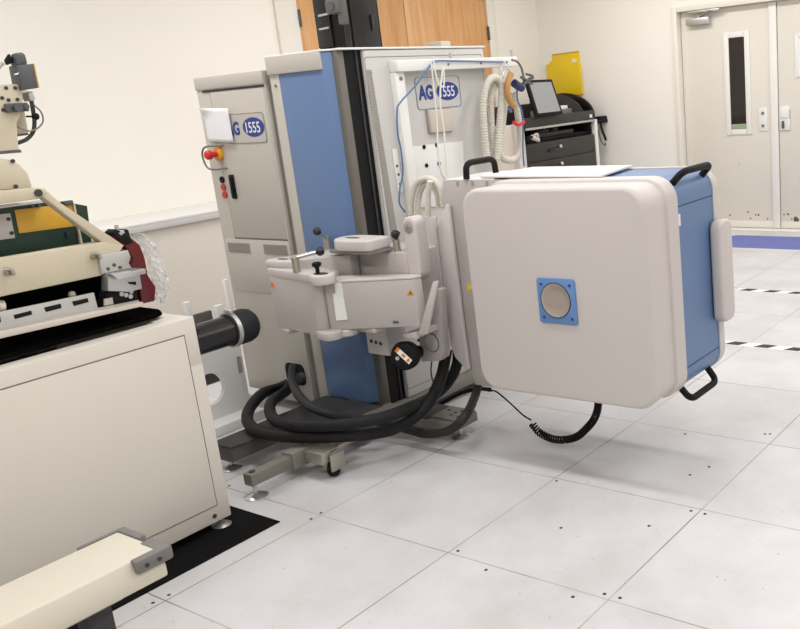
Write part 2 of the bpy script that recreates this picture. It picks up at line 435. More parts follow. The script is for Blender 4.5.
# ================================================================== CONTROL CABINET (left half of the tower)
YF = .105                                  # front plane of cabinet and tower
cc = thing('control_cabinet', 'tall grey control cabinet with small vents, blue number badge and emergency stop', 'control cabinet', (-2.29, .4, 0))
X0, X1 = -2.525, -2.045
obj('body', join(bx(X0, X1, YF, .75, .05, 1.52, .004), bx(X0-.004, X1+.002, YF-.006, .755, 1.512, 1.57, .005)), 'tower grey', cc)
obj('top_seam', bx(X0+.045, X1, YF-.0035, YF+.001, 1.502, 1.510), 'seam dark', cc)
dr = obj('door', bx(-2.425, X1-.006, YF-.004, YF+.004, .837, 1.498, .003), 'tower grey', cc)
obj('door_seam', join(bx(-2.429, -2.425, YF-.0015, YF+.002, .833, 1.50), bx(-2.429, X1-.004, YF-.0015, YF+.002, .831, .837)), 'line grey', cc)
obj('door_handle', join(bx(-2.385, -2.352, YF-.012, YF-.003, 1.02, 1.13, .004), bx(-2.378, -2.358, YF-.018, YF-.01, 1.03, 1.12, .003)), 'black', dr)
vp = obj('vent_plate', bx(X0+.02, X1-.006, YF-.003, YF+.003, .575, .828, .003), 'tower grey', cc)
for a, c in ((-2.49, -2.325), (-2.225, -2.06)):
    obj('vent', join(bx(a, c, YF-.0045, YF-.002, .765, .812), *[bx(a+.004, c-.004, YF-.0065, YF-.004, .769+k*.0062, .7718+k*.0062) for k in range(7)]), 'vent grey', vp)
# number badge (the sheet of paper hides its first letter)
bd = obj('badge', prism(rr(-2.345, -2.071, 1.268, 1.398, .018), 'y', YF-.0055, YF-.004), 'tower grey', cc, 'rectangular badge with blue lettering and a blue oval')
obj('badge_border', outline([(p[0], YF-.0055, p[1]) for p in rr(-2.345, -2.071, 1.268, 1.398, .018)], (0, -1, 0), .0035), 'line grey', bd)
obj('badge_letters', lettering('AG', (-2.338, YF-.0056, 1.308), (1, 0, 0), (0, 0, 1), .078, bold=.035, sx=.80), 'logo blue', bd)
ov = obj('badge_oval', prism([(-2.152+.074*math.cos(t*PI/20), 1.336+.042*math.sin(t*PI/20)) for t in range(40)], 'y', YF-.0065, YF-.005), 'logo blue', bd)
obj('badge_number', lettering('1555', (-2.214, YF-.0068, 1.3125), (1, 0, 0), (0, 0, 1), .066, bold=.008, sx=.84), 'letter white', ov)
# emergency stop with its wire guard, indicator lamps
es = obj('emergency_stop', lathe((-2.43, YF, 1.226), (0, -1, 0), [(0, .031), (.016, .031), (.02, .026), (.022, .018)]), 'estop yellow', cc, 'red mushroom button on a yellow collar')
obj('button', lathe((-2.43, YF-.02, 1.226), (0, -1, 0), [(0, .013), (.03, .013), (.032, .021), (.048, .021), (.054, .016), (.056, .003)]), 'red', es)
obj('guard_ring', tube([(-2.39, YF-.008, 1.262), (-2.45, YF-.035, 1.264), (-2.49, YF-.04, 1.255), (-2.508, YF-.04, 1.222), (-2.49, YF-.04, 1.172), (-2.45, YF-.035, 1.158), (-2.39, YF-.008, 1.16)], .0045, 10), 'steel grey', cc)
for z, m in ((1.107, 'black'), (1.072, 'red'), (1.037, 'red')):
    obj('indicator_lamp', join(cyl((-2.447, YF, z), (-2.447, YF-.006, z), .0155, seg=18)), 'seam grey', cc).data.materials[0] = K[m]
hp = obj('cable_port', prism(rr(-2.215, -2.08, .14, .245, .03), 'y', YF-.003, YF+.002), 'black', cc, 'black cable opening')
obj('port_clamp', join(cyl((-2.10, YF-.03, .185), (-2.10, YF, .185), .024)), 'gun grey', hp)
for x in (-2.50, -2.08):
    for y in (.15, .7): obj('foot', cyl((x, y, 0), (x, y, .055), .025, ch=.004), 'nickel', cc)

pc = obj('paper_sheet', nb(), 'paper')
b = nb(); nx, nz = 10, 10; g = []
for i in range(nx+1):
    row = []
    for j in range(nz+1):
        s, t = i/nx, j/nz
        curl = .03*max(0, (t-.72)/.28)**2*max(0, (.45-s)/.45)**1.2
        row.append(b.verts.new((-2.486+s*.188, YF-.013-.003*math.sin(s*2.6)-curl*.7, 1.284+t*.150-.01*s)))
    g.append(row)
for i in range(nx):
    for j in range(nz): b.faces.new((g[i][j], g[i+1][j], g[i+1][j+1], g[i][j+1]))
bmesh.ops.recalc_face_normals(b, faces=b.faces)
bmesh.ops.solidify(b, geom=b.faces[:], thickness=.0006)
for f in b.faces: f.smooth = True
b.to_mesh(pc.data); b.free()
tag(pc, 'blank white paper sheet taped to the grey control cabinet', 'paper')

# ================================================================== MANIPULATOR (tower, base and folding arm)
mp = thing('manipulator', 'grey floor-standing manipulator with blue column front, wheeled base and folded arm', 'manipulator', (-1.75, .4, 0))
XR, ZB, ZT = -1.59, .09, 1.585
# base on the floor
def legbeam(x0, x1, y0, y1, z0, z1): return bx(x0, x1, y0, y1, z0, z1, .004)
bs = obj('base', join(bx(-2.0, -1.53, .10, 1.1, .045, ZB, .004), bx(-1.6, -1.185, .10, .265, .045, .085, .004), bx(-1.60, -1.535, .2, 1.05, .045, .088, .004)), 'steel grey', mp)
ll = obj('outrigger', join(legbeam(-1.95, -1.83, -.50, .15, .045, .105)), 'dark grey', mp)  # darker grey than its twin: shade on this leg put into the colour
obj('rubber_cover', prism([(-1.955, -.50), (-1.825, -.50), (-1.80, -.26), (-1.60, -.02), (-1.575, .10), (-1.955, .10)], 'z', .105, .113, .002), 'charcoal', ll)
rl = obj('outrigger', join(legbeam(-1.595, -1.525, -.44, .15, .045, .112), legbeam(-1.585, -1.535, -.625, -.43, .052, .10)), 'steel grey', mp)
obj('bolt_head', cyl((-1.56, -.60, .10), (-1.56, -.60, .104), .012, seg=12), 'charcoal', rl)
def level_foot(x, y, parent, z1=.06, r=.044):
    return obj('leveling_foot', lathe((x, y, 0), (0, 0, 1), [(0, r), (.004, r), (.008, r*.8), (.016, .013), (.018, .008), (z1, .008)], 28), 'chrome', parent)
level_foot(-1.56, -.60, rl); level_foot(-1.89, -.47, ll)
level_foot(-1.205, .17, bs); level_foot(-1.66, .86, bs)
p = A(420, 403, z=.045); level_foot(p.x+.03, p.y+.02, bs, .05, .028)
cs = obj('caster', join(bx(-1.50, -1.405, -.40, -.355, .07, .116, .003), bx(-1.50, -1.405, -.40, -.31, .110, .116, .001), bx(-1.40, -1.39, -.37, -.30, .03, .10, .002), bx(-1.47, -1.42, -.31, -.17, .094, .114, .003)), 'nickel', bs, 'nickel plated caster bracket with black wheel')
obj('wheel', cyl((-1.435, -.345, .034), (-1.405, -.33, .034), .034, ch=.005), 'black', cs)
obj('rubber_cover', bx(-1.56, -1.33, .105, .262, .085, .091, .002), 'charcoal', bs)
hs = []
for u, v in ((449, 410), (455.5, 412.5), (462, 411), (451, 415), (458, 417)):
    q = A(u, v, z=.0925); hs.append(cyl((q.x, q.y, .0915), (q.x, q.y, .0932), .008, seg=12))
obj('bracket_plate', bx(-1.33, -1.19, .13, .262, .085, .0925, .001), 'steel grey', bs)
parts('bracket_hole', hs, 'black', bs)

# tower body
tb = obj('tower_body', join(bx(-2.0, -1.94, YF, .60, ZB, ZT+.03, .004), bx(-1.995, -1.70, .13, 1.05, ZB, ZT+.02)), 'tower grey', mp)
obj('seam_strip', bx(-2.0405, -2.001, YF+.02, .6, ZB, ZT-.02), 'seam grey', tb)
parts('panel_bolt', [cyl((-1.967, YF-.004, z), (-1.967, YF, z), .006, seg=10) for z in (1.5,)], 'steel grey', tb)
obj('column_front', prism([(-1.938, YF), (-1.665, YF), (-1.640, YF+.035), (-1.640, .16), (-1.938, .16)], 'z', ZB+.022, ZT+.028, .004), 'blue', mp, 'blue column cover')
obj('top_cap', prism([(-2.008, YF-.006), (-1.655, YF-.006), (-1.655, YF+.004), (-1.635, .135), (-1.585, .135), (-1.585, 1.055), (-2.008, 1.055)], 'z', ZT+.030, ZT+.038, .002), 'white', mp)
obj('front_cap', bx(-2.004, -1.665, YF-.009, YF+.02, 1.545, ZT+.034, .004), 'tower grey', mp)
ya, yb_, yc = A(380, 402, x=-1.61).y, A(391, 402, x=-1.61).y, A(406, 399.5, x=-1.61).y
obj('guide_rail', bx(-1.70, -1.61, .14, yb_, ZB, ZT+.03, .003), 'rail grey', mp)
obj('slot', bx(-1.70, -1.612, yb_, yc+.01, ZB, ZT+.03), 'black', mp)
obj('slot_cover', bx(-1.612, -1.606, yc-.03, yc-.022, ZB, ZT+.03, .001), 'charcoal', mp)
sp = obj('side_panel', bx(-1.615, XR, yc, 1.05, ZB, ZT+.028, .008, 3), 'panel grey', mp)
obj('panel_groove', outline([(XR, p[0], p[1]) for p in rr(.268, 1.03, .13, 1.585, .012)], (1, 0, 0), .0025), 'seam grey', sp)
obj('scale_strip', quad([A(365.5, 70, x=XR), A(371, 69.5, x=XR), A(400, 250, x=XR), A(393.5, 252, x=XR)], (1, 0, 0), .0015), 'vent grey', sp, 'grey measuring scale')
tk = []
for k in range(60):
    z = 1.52-k*.0127; y = .2925
    tk.append(bx(XR+.0014, XR+.0019, y-.012, y+.012-(0 if k % 5 == 0 else .008), z-.0012, z+.0012))
obj('scale_ticks', join(*tk), 'seam grey', sp)
# overhead bracket on the side panel
XB = XR+.035
ob = obj('overhead_bracket', join(bx(XR, XB+.02, .40, 1.24, 1.518, 1.566, .005), bx(XR, XB, .40, .455, .62, 1.518, .004)), 'white', mp, 'white overhead bracket post with cross arm')
parts('bracket_screw', [cyl((XB, .43, 1.49), (XB+.003, .43, 1.49), .009, seg=12)]+[cyl((XB+.02, y, 1.54), (XB+.023, y, 1.54), .006, seg=10) for y in (.72, .95, 1.15)], 'seam grey', ob)
parts('bracket_hook', [cyl((XB, .765, 1.56), (XB, .765, 1.592), .007, seg=10), cyl((XB, 1.22, 1.56), (XB, 1.22, 1.60), .006, seg=10)], 'chrome', ob)
# number badge on the side panel
bd = obj('badge', prism(rr(.545, .845, 1.352, 1.492, .018), 'x', XR, XR+.0015), 'panel grey', sp, 'rectangular badge with blue lettering and a blue oval')
obj('badge_border', outline([(XR+.0015, p[0], p[1]) for p in rr(.545, .845, 1.352, 1.492, .018)], (1, 0, 0), .004), 'line blue', bd)
obj('badge_letters', lettering('AG', (XR+.0016, .565, 1.397), (0, 1, 0), (0, 0, 1), .084, bold=.045, sx=.78), 'logo blue', bd)
ov = obj('badge_oval', prism([(.755+.075*math.cos(t*PI/20), 1.425+.041*math.sin(t*PI/20)) for t in range(40)], 'x', XR+.0015, XR+.0028), 'logo blue', bd)
obj('badge_number', lettering('1555', (XR+.003, .692, 1.4015), (0, 1, 0), (0, 0, 1), .067, bold=.01, sx=.84), 'letter white', ov)
# square cover, bolted plate, small drilled strip
cvp = [A(429, 110, x=XR+.02), A(452, 108.5, x=XR+.02), A(454, 131, x=XR+.02), A(432, 133, x=XR+.02)]
cvp = [(p.y, p.z) for p in cvp]
cv = obj('square_cover', prism(cvp, 'x', XR, XR+.022, .005), 'beige plate', sp, 'beige square cover')
ccy, ccz = sum(p[0] for p in cvp)/4, sum(p[1] for p in cvp)/4
obj('cover_edge', prism([(ccy+(p[0]-ccy)*1.07, ccz+(p[1]-ccz)*1.06) for p in cvp], 'x', XR, XR+.010, .003), 'vent grey', cv)
bpz = [A(409, 147, x=XR+.008), A(463, 141, x=XR+.008), A(466, 205, x=XR+.008), A(414, 208, x=XR+.008)]
pp = obj('bolted_plate', prism([(p.y, p.z) for p in bpz], 'x', XR, XR+.008, .002), 'white', sp, 'white plate with four black bolts')
bl = []
for u, v in ((424, 147), (436.5, 145), (426.5, 165.5), (439, 163.5)):
    q = A(u, v, x=XR+.009); bl.append(cyl((XR+.008, q.y, q.z), (XR+.012, q.y, q.z), .0095, seg=14))
parts('bolt', bl, 'black', pp)
st = [A(392.5, 149, x=XR+.006), A(397, 148.5, x=XR+.006), A(403.5, 192, x=XR+.006), A(398.5, 193, x=XR+.006)]
ds = obj('drilled_strip', prism([(p.y, p.z) for p in st], 'x', XR, XR+.006, .001), 'white', sp)
parts('strip_hole', [cyl((XR+.006, q.y, q.z), (XR+.0075, q.y, q.z), .006, seg=10) for q in (A(397, 166, x=XR+.006), A(398.5, 174.5, x=XR+.006), A(400, 184, x=XR+.006))], 'charcoal', ds)

# carriage at the slot and the folding arm
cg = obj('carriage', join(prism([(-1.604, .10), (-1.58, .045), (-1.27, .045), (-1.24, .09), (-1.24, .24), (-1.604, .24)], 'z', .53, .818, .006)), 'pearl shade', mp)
obj('carriage_clip', join(bx(-1.305, -1.275, .03, .05, .655, .675, .003), bx(-1.30, -1.28, .03, .05, .615, .635, .003)), 'charcoal', cg)
cap = [(-1.50+.085*math.cos(t), -.005+.07*math.sin(t)) for t in [PI*.5+PI*k/12 for k in range(13)]] + [(-1.375, -.06), (-1.36, -.045), (-1.36, .06), (-1.375, .065)]
jc = obj('joint_cap', prism(cap, 'z', .838, .882, .008, 3), 'pearl', mp)
obj('cap_slot', prism([(-1.50+.04*math.cos(t*PI/12), -.01+.013*math.sin(t*PI/12)) for t in range(24)], 'z', .882, .8832), 'dark grey', jc)
obj('cap_shade_plate', prism([(-1.60, -.05), (-1.56, -.06), (-1.37, -.05), (-1.35, .06), (-1.58, .09)], 'z', .824, .838, .003), 'seam grey', mp)  # grey plate paints the dark shade beneath the joint cap
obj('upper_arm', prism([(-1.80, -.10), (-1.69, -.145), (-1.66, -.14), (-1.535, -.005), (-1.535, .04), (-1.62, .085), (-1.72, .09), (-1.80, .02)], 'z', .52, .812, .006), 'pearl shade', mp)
# elbow block with hinge flaps
EB = [(-1.885, -.14), (-1.86, -.165), (-1.56, -.20), (-1.535, -.17), (-1.55, -.06), (-1.86, -.05)]
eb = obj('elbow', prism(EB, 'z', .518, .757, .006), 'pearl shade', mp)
FL = [(-1.86, -.165), (-1.56, -.207)] + [(-1.495+.05*math.cos(t), -.19+.05*math.sin(t)) for t in [-PI*.5+PI*k/10 for k in range(11)]] + [(-1.56, -.10), (-1.80, -.06), (-1.89, -.09), (-1.895, -.14)]
obj('hinge_flap', prism(FL, 'z', .735, .772, .006), 'pearl', eb)
FL2 = [(-1.58, -.195), (-1.56, -.207)] + [(-1.51+.044*math.cos(t), -.178+.044*math.sin(t)) for t in [-PI*.5+PI*k/10 for k in range(11)]] + [(-1.56, -.12), (-1.58, -.13)]
obj('hinge_flap', prism(FL2, 'z', .506, .540, .006), 'pearl shade', eb)
obj('hinge_slot', prism([(-1.51+.035*math.cos(t*PI/10), -.185+.022*math.sin(t*PI/10)) for t in range(20)], 'z', .772, .7732), 'charcoal', eb)
TC = [(-1.915, -.11), (-1.89, -.15), (-1.80, -.15), (-1.71, -.13), (-1.67, -.09), (-1.68, -.05), (-1.86, -.04)]
tc_ = obj('hinge_cap', prism(TC, 'z', .772, .80, .006), 'pearl', eb)
obj('cap_slot', prism([(-1.83+.03*math.cos(t*PI/10), -.105+.013*math.sin(t*PI/10)) for t in range(20)], 'z', .80, .8012), 'dark grey', tc_)
obj('warning_mark', prism([(-1.85, .697), (-1.825, .697), (-1.8375, .718)], 'y', -.1725, -.168), 'orange', eb)
obj('lower_pad', prism([(-1.85, -.16), (-1.77, -.185), (-1.75, -.10), (-1.85, -.10)], 'z', .500, .52, .006), 'pearl shade', eb)
# clamp levers and star knob
def lever(u0, v0, z0, z1, ub, vb, yb, parent):
    q = A(u0, v0, z=z0); t = obj('clamp_lever', cyl((q.x, q.y, z0), (q.x, q.y, z1), .015, ch=.002), 'nickel', parent)
    e = A(ub, vb, y=yb); obj('lever_rod', tube([(q.x, q.y, z1-.008), e], .0065, 10, False), 'chrome', t)
    obj('lever_ball', ball(e, .0175), 'black gloss', t)
lever(297, 272, .772, .835, 320, 251.5, -.14, eb)
lever(328, 249, .812, .868, 317, 231.5, -.06, mp)
q = A(318, 274, z=.772)
kn = obj('star_knob', join(cyl((q.x, q.y, .772), (q.x, q.y, .80), .008, seg=12), lathe((q.x, q.y, .798), (0, 0, 1), [(0, .010), (.006, .018), (.018, .019), (.022, .012)], 10)), 'black', eb)
q2 = A(384, 248, y=.0); q2.x -= .005; tq = obj('clamp_lever', cyl((q2.x, .075, .818), (q2.x, .075, .865), .014, seg=16), 'nickel', mp)
obj('lever_ball', join(ball((q2.x, .075, .885), .018), tube([(q2.x, .075, .865), (q2.x+.03, .065, .895)], .007, 8, False)), 'black gloss', tq)
# forearm
FA = [(-1.545, -.155), (-1.52, -.165), (-1.20, -.003), (-1.185, .03), (-1.20, .042), (-1.26, .044), (-1.55, -.06)]
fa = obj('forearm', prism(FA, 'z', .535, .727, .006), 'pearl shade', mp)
obj('forearm_lid', prism(FA, 'z', .727, .735, .002), 'pearl', fa)
def on_fa(u, v, off=.0): # point on the forearm's front face
    a0, b0 = Vector((-1.52, -.165, 0)), Vector((-1.17, .012, 0)); d = (b0-a0).normalized(); n = Vector((d.y, -d.x, 0))
    r = RV*((u-CX)/FPX) - UV*((v-CY)/FPX) + FV
    return CAM + r*((a0-CAM).dot(n)/r.dot(n)) + n*off, d, n
P0 = [on_fa(u, v, .001)[0] for u, v in ((333.5, 293), (343.5, 293), (348, 319), (337, 320))]
dF, nF = on_fa(0, 0)[1:]
ck = obj('card_holder', quad(P0, nF, .008), 'white', fa, 'white plastic holder')
P1 = [on_fa(u, v, .001)[0] for u, v in ((334.5, 282.5), (341.5, 282.5), (343.5, 293), (336, 293))]
obj('holder_tab', quad(P1, nF, .004), 'white', ck)
P2 = [on_fa(u, v, .0005)[0] for u, v in ((407, 295.5), (414, 295), (410.2, 289))]
wt = obj('warning_triangle', quad(P2, nF, .001), 'warning yellow', fa)
P3 = [on_fa(u, v, .0016)[0] for u, v in ((409.2, 294), (411.8, 293.8), (410.4, 291.4))]
obj('warning_symbol', quad(P3, nF, .0006), 'seam dark', wt)
parts('forearm_latch', [cyl(on_fa(u, 322, 0)[0], on_fa(u, 322, .006)[0], .0055, seg=10) for u in (394.5, 397.5)], 'dark grey', fa)
q = A(369, 327, z=.53)
obj('lower_hub', join(cyl((-1.50, -.11, .505), (-1.50, -.11, .535), .05, ch=.006), bx(-1.47, -1.36, -.09, .0, .515, .535, .004)), 'pearl shade', fa)
# stop block under the arm
sbk = obj('stop_block', bx(-1.565, -1.44, .045, .16, .372, .53, .006), 'panel grey', cg)
parts('block_hole', [cyl((x, .045, .43-.003*i), (x, .0435, .43-.003*i), .008, seg=12) for i, x in enumerate((-1.535, -1.508, -1.481))], 'charcoal', sbk)
# hand knob with orange sticker
kc = A(405.5, 355.5, y=.0)
dk = Vector((.35, -.92, .18)).normalized()
hk = obj('hand_knob', join(lathe(kc, dk, [(-.035, .030), (-.03, .044), (-.022, .057), (.012, .059), (.022, .052), (.026, .034), (.022, .012)], 28), cyl(kc-dk*.12, kc-dk*.03, .028)), 'black', mp)
a_, c_, d_ = frame_of(dk)
sv = Vector((1, 0, -.8)); sv = (sv-dk*sv.dot(dk)).normalized(); sw = dk.cross(sv)
k0 = kc+dk*.0265+(-sv*.0)+sw*.004
def stick(a, bq, w, o_): return quad([k0+sv*a-sw*w, k0+sv*bq-sw*w, k0+sv*bq+sw*w, k0+sv*a+sw*w], dk, o_)
s1 = obj('knob_sticker', stick(-.040, .040, .011, .001), 'white', hk, 'white and orange sticker')
obj('sticker_band', join(stick(-.040, -.027, .011, .0016), stick(-.008, .010, .006, .0016), stick(.022, .034, .008, .0016)), 'orange', s1)
obj('knob_screw', cyl(kc+dk*.02-sv*.012+sw*-.022, kc+dk*.028-sv*.012+sw*-.022, .008, seg=12), 'chrome', hk)
# wrist: knuckle, pivot housing, gusset
kx0, kx1 = A(405, 250, y=.045).x, A(437, 250, y=.045).x
kz1, kz0 = A(412, 217, y=.045).z, A(420, 280, y=.045).z
w2 = (kx1-kx0)/2
kn = [(kx0+.0+w2-w2*math.cos(t), kz1-w2+w2*math.sin(t)) for t in [PI*k/12 for k in range(13)]]
kn = [(x, min(z, kz1-.004)) for x, z in kn]
kp = rr(kx0, kx0+.070, kz0, kz1, .034, 10)
wk = obj('wrist_knuckle', prism(kp, 'y', .045, .112, .010, 4), 'pearl', mp)
q = A(408.5, 227, y=.044)
scv = obj('screw_cover', lathe((kx0+.033, .046, kz1-.042), (0, -1, 0), [(0, .024), (.002, .024), (.004, .021)], 24), 'vent grey', wk)
obj('cover_cross', join(bx(kx0+.02, kx0+.046, .0405, .043, kz1-.044, kz1-.040), bx(kx0+.031, kx0+.035, .0405, .043, kz1-.055, kz1-.029)), 'seam grey', scv)
PY = .125
def px(lst, y): return [(A(u, v, y=y).x, A(u, v, y=y).z) for u, v in lst]
ph = obj('pivot_housing', prism(px([(418.5, 337), (424, 334), (437, 288), (440, 290), (443, 350), (440, 361), (421, 362)], PY), 'y', PY, .165, .005), 'pearl shade', mp)
obj('gusset', prism(px([(432.5, 282), (438, 280.5), (427, 334.5), (418, 334)], .0), 'y', .0, .012, .003), 'pearl', ph)
obj('housing_ledge', prism(px([(404, 333.5), (416, 331.5), (417.5, 338), (404, 337)], .0), 'y', -.005, PY-.001, .003), 'pearl', ph)
q = A(431.5, 342.5, y=PY)
pcv = obj('pivot_cover', lathe((q.x, PY, q.z), (0, -1, 0), [(0, .038), (.004, .038), (.006, .034), (.0062, .012), (.008, .011)], 30), 'pearl shade', ph)
obj('cover_ring', lathe((q.x, PY, q.z), (0, -1, 0), [(0, .042), (.0015, .042)], 30), 'dark grey', ph)
obj('housing_pin', cyl((A(416.5, 339, y=PY-.002).x+.012, PY-.004, A(416.5, 339, y=PY).z-.004), (A(416.5, 339, y=PY).x+.012, PY, A(416.5, 339, y=PY).z-.004), .006, seg=10), 'charcoal', ph)
# curved rocker plates between wrist and test head
obj('rocker_plate', prism(px([(427, 222), (430, 217), (436, 216), (435.5, 230), (449, 350), (447.5, 357), (443, 355)], .188), 'y', .188, .199, .003, 3), 'pearl', mp)
obj('rocker_plate', prism(px([(435, 232), (437, 226), (446, 204), (448, 205), (462, 320), (469, 370), (466, 370), (455, 358), (450, 345)], .20), 'y', .20, .2195, .006, 3), 'pearl', mp)

# ================================================================== TEST HEAD
HX0, HX1, HZ0, HZ1 = -.916, -.152, .318, 1.080
th = thing('test_head', 'big square off-white test head with blue side band and round front port', 'test head', (-.55, .3, HZ0))
def sq(i, y, r, dz=0, top=0): return [(p[0], y, p[1]) for p in rr(HX0+i, HX1-i, HZ0+i, HZ1-i-top, max(r-i*.5, .012), 8)]
prof = []
R0 = .078
prof.append(sq(-.007, .218, R0)); prof.append(sq(-.007, .160, R0)); prof.append(sq(-.005, .150, R0)); prof.append(sq(.0, .147, R0))
prof.append(sq(.003, .146, R0)); prof.append(sq(.004, .142, R0)); prof.append(sq(.003, .10, R0)); 
for k in range(9):
    t = PI/2*k/8; prof.append(sq(.001+.015*(1-math.cos(t)), .018-.018*math.sin(t), R0))
obj('front_cover', loft(prof), 'pearl', th)
obj('side_band', loft([sq(.0, .218, R0), sq(.0, .502, R0)]), 'blue', th, 'pale blue side band')
bm_ = [sq(-.004, .502, R0)]+[sq(-.004, .535, R0)]
for k in range(1, 7):
    t = PI/2*k/6; bm_.append(sq(-.004+.05*(1-math.cos(t)), .535+.05*math.sin(t), R0))
obj('back_cover', loft(bm_), 'pearl', th)
parts('band_seam', [bx(HX1, HX1+.001, .219, .501, .978, .9815), bx(HX1, HX1+.001, .219, .501, .405, .4085)], 'navy', th)
obj('band_catch', bx(HX1, HX1+.008, .2185, .232, .915, .955, .002), 'white', th)
# side latch cover near the back
sl = [(HX1-.02, .455), (HX1-.004, .455), (HX1+.045, .49), (HX1+.058, .51), (HX1+.058, .56), (HX1+.05, .575), (HX1-.02, .575)]
b = prism(rr(.452, .556, .512, .892, .035, 6), 'x', HX1+.0042, HX1+.05, .012, 3)
obj('side_cover', b, 'pearl', th)
# port plate
PZ0, PZ1 = A(541, 322, y=0).z, A(536, 277, y=0).z
PX0, PX1 = A(539, 300, y=0).x, A(576.5, 300, y=0).x
pt = obj('port_plate', prism(rr(PX0, PX1, PZ0, PZ1, .012, 4), 'y', -.006, .0005, .0015), 'blue plate', th, 'blue port plate')
pcx, pcz = A(556.5, 300, y=0).x, A(555.5, 300, y=0).z
obj('port', lathe((pcx, -.0062, pcz), (0, -1, 0), [(0, .061), (.0015, .061), (.002, .059), (.0006, .057), (.0004, .03), (.0003, .002)], 40), 'port grey', pt, 'grey round port membrane')
obj('port_rim', lathe((pcx, -.006, pcz), (0, -1, 0), [(0, .064), (.002, .0638), (.0022, .061), (0, .0605)], 40), 'navy', pt)
parts('plate_screw', [cyl((x, -.0075, z), (x, -.006, z), .0055, seg=12) for x in (PX0+.02, PX1-.02) for z in (PZ0+.022, PZ1-.022)], 'logo blue', pt)
# bent handles
def grip(p0, p1, out, name='lift_handle', r=.0125):
    p0, p1, out = Vector(p0), Vector(p1), Vector(out); d = (p1-p0).normalized()
    pts = [p0, p0+out*.55+d*.004]
    for k in range(5):
        t = PI/2*k/4; pts.append(p0+out*(.6+.4*math.sin(t))+d*(.036*(1-math.cos(t))+.004))
    for k in range(5):
        t = PI/2*(4-k)/4; pts.append(p1+out*(.6+.4*math.sin(t))-d*(.036*(1-math.cos(t))+.004))
    pts += [p1+out*.55-d*.004, p1]
    h = obj(name, tube(pts, r, 14, False), 'black', th)
    return h
cr = .707*R0*.995; o45 = HX1-R0+cr
grip((o45-.004, .245, HZ1-R0+cr-.004), (o45-.004, .475, HZ1-R0+cr-.004), (.042, 0, .042))
grip((o45-.012, .22, HZ0+R0-cr+.004), (o45-.012, .45, HZ0+R0-cr+.004), (.046, 0, -.055))
for o in list(th.children):
    piv = Vector((-.53, .3, .70)) - th.location
    Mr = Matrix.Translation(piv) @ Matrix.Rotation(-.009, 4, 'Y') @ Matrix.Translation(-piv)
    for q in [o]+list(o.children): q.data.transform(Mr)
# mounting bracket: side plate, top plate, handle
BX0 = -1.175
mb = obj('mounting_bracket', prism(px([(442.5, 180.5), (520, 179), (520, 300), (500, 388), (474.5, 384.5), (470, 366), (463, 340), (447, 225), (443, 204)], .222), 'y', .222, .45, .002), 'pearl shade', th)
zt = HZ1+.004; zl = A(442.5, 180.5, y=.222).z
c1, c2 = A(600, 177.5, z=zt+.006), A(628, 168, z=zt+.006)
obj('top_plate', join(prism([(BX0, .222), (-.93, .222), (-.93, .505), (-1.10, .505), (-1.18, .45)], 'z', zl, zl+.004, .001), prism([(-1.0, .222), (-.80, .215), (c1.x-.02, .2), (c1.x, c1.y), (c2.x, c2.y), (c2.x, .505), (-.95, .505)], 'z', zt+.004, zt+.014, .002), prism([(-1.0, zl+.004), (-.93, zl+.004), (-.93, zt+.013), (-.96, zt+.013)], 'y', .223, .505)), 'white', mb)
parts('plate_notch', [bx(x-.006, x+.006, .2205, .2225, zl-.022, zl-.003) for x in [A(u, 183, y=.222).x for u in (457.5, 472.5, 487)]], 'vent grey', mb)
parts('bracket_screw', [cyl((A(u, v, y=.222).x, .2222, A(u, v, y=.222).z), (A(u, v, y=.222).x, .2205, A(u, v, y=.222).z), .005, seg=10) for u, v in ((456, 265), (457, 276), (458.5, 289), (461.5, 303))], 'charcoal', mb)
obj('warning_triangle', prism([(A(467, 283, y=.222).x, A(467, 283, y=.222).z), (A(473, 288, y=.222).x, A(473, 288, y=.222).z), (A(468, 291, y=.222).x, A(468, 291, y=.222).z)], 'y', .2212, .222), 'yellow', mb)
grip((-1.068, .222, zl+.003), (-1.072, .412, zl+.003), (0, 0, .062))

# ================================================================== CABLES AND HOSES AT THE MANIPULATOR
def hose(name, pts, r, m, label, cat='hose', group=None, rib=0, seg=14):
    return tag(obj(name, tube(pts, r, seg, True, rib, None if rib else .02), m), label, cat, group)
h1 = [Vector((-2.165, YF-.035, .155)), A(279, 388, y=.02), A(262, 394, z=.18), A(249, 410, z=.15), A(249, 424, z=.145), A(266, 434, z=.146), A(300, 437, z=.147), A(345, 436, z=.146), A(392, 429.5, z=.13), A(424, 408, y=.01), A(440, 380, y=.15), A(447, 350, y=.237)]
hose('cable_hose', h1, .0245, 'rubber', 'thick black hose making the outermost loop on the floor beside the manipulator', group=None)
h2 = [Vector((-2.145, YF-.035, .155)), A(286, 391, y=.0), A(271, 403, z=.19), A(273, 418, z=.18), A(292, 425, z=.192), A(330, 425.5, z=.202), A(375, 419.5, z=.206), A(408, 408.5, z=.21), A(437, 393.5, y=.17), A(451, 378, y=.26), A(457, 364, y=.305), A(458, 350, y=.31)]
hose('cable_hose', h2, .0235, 'rubber', 'thick black hose making the middle loop, between the outer and the ribbed hose', group=None)
h3 = [Vector((-2.12, YF-.03, .24)), A(292, 378, y=.0), A(297, 393, z=.25), A(311, 407, z=.235), A(332, 414.5, z=.20), A(352, 418, z=.16), A(374, 421, z=.138), A(394, 426, z=.085), A(410, 430, z=.072), A(428, 434, z=.072), A(450, 430, z=.11), A(466, 415, z=.17), A(475, 396, y=.22), A(478, 384, y=.26)]
hose('cable_hose', h3, .0185, 'hose grey', 'thinner black hose of the innermost loop, ending under the test head bracket', group=None)
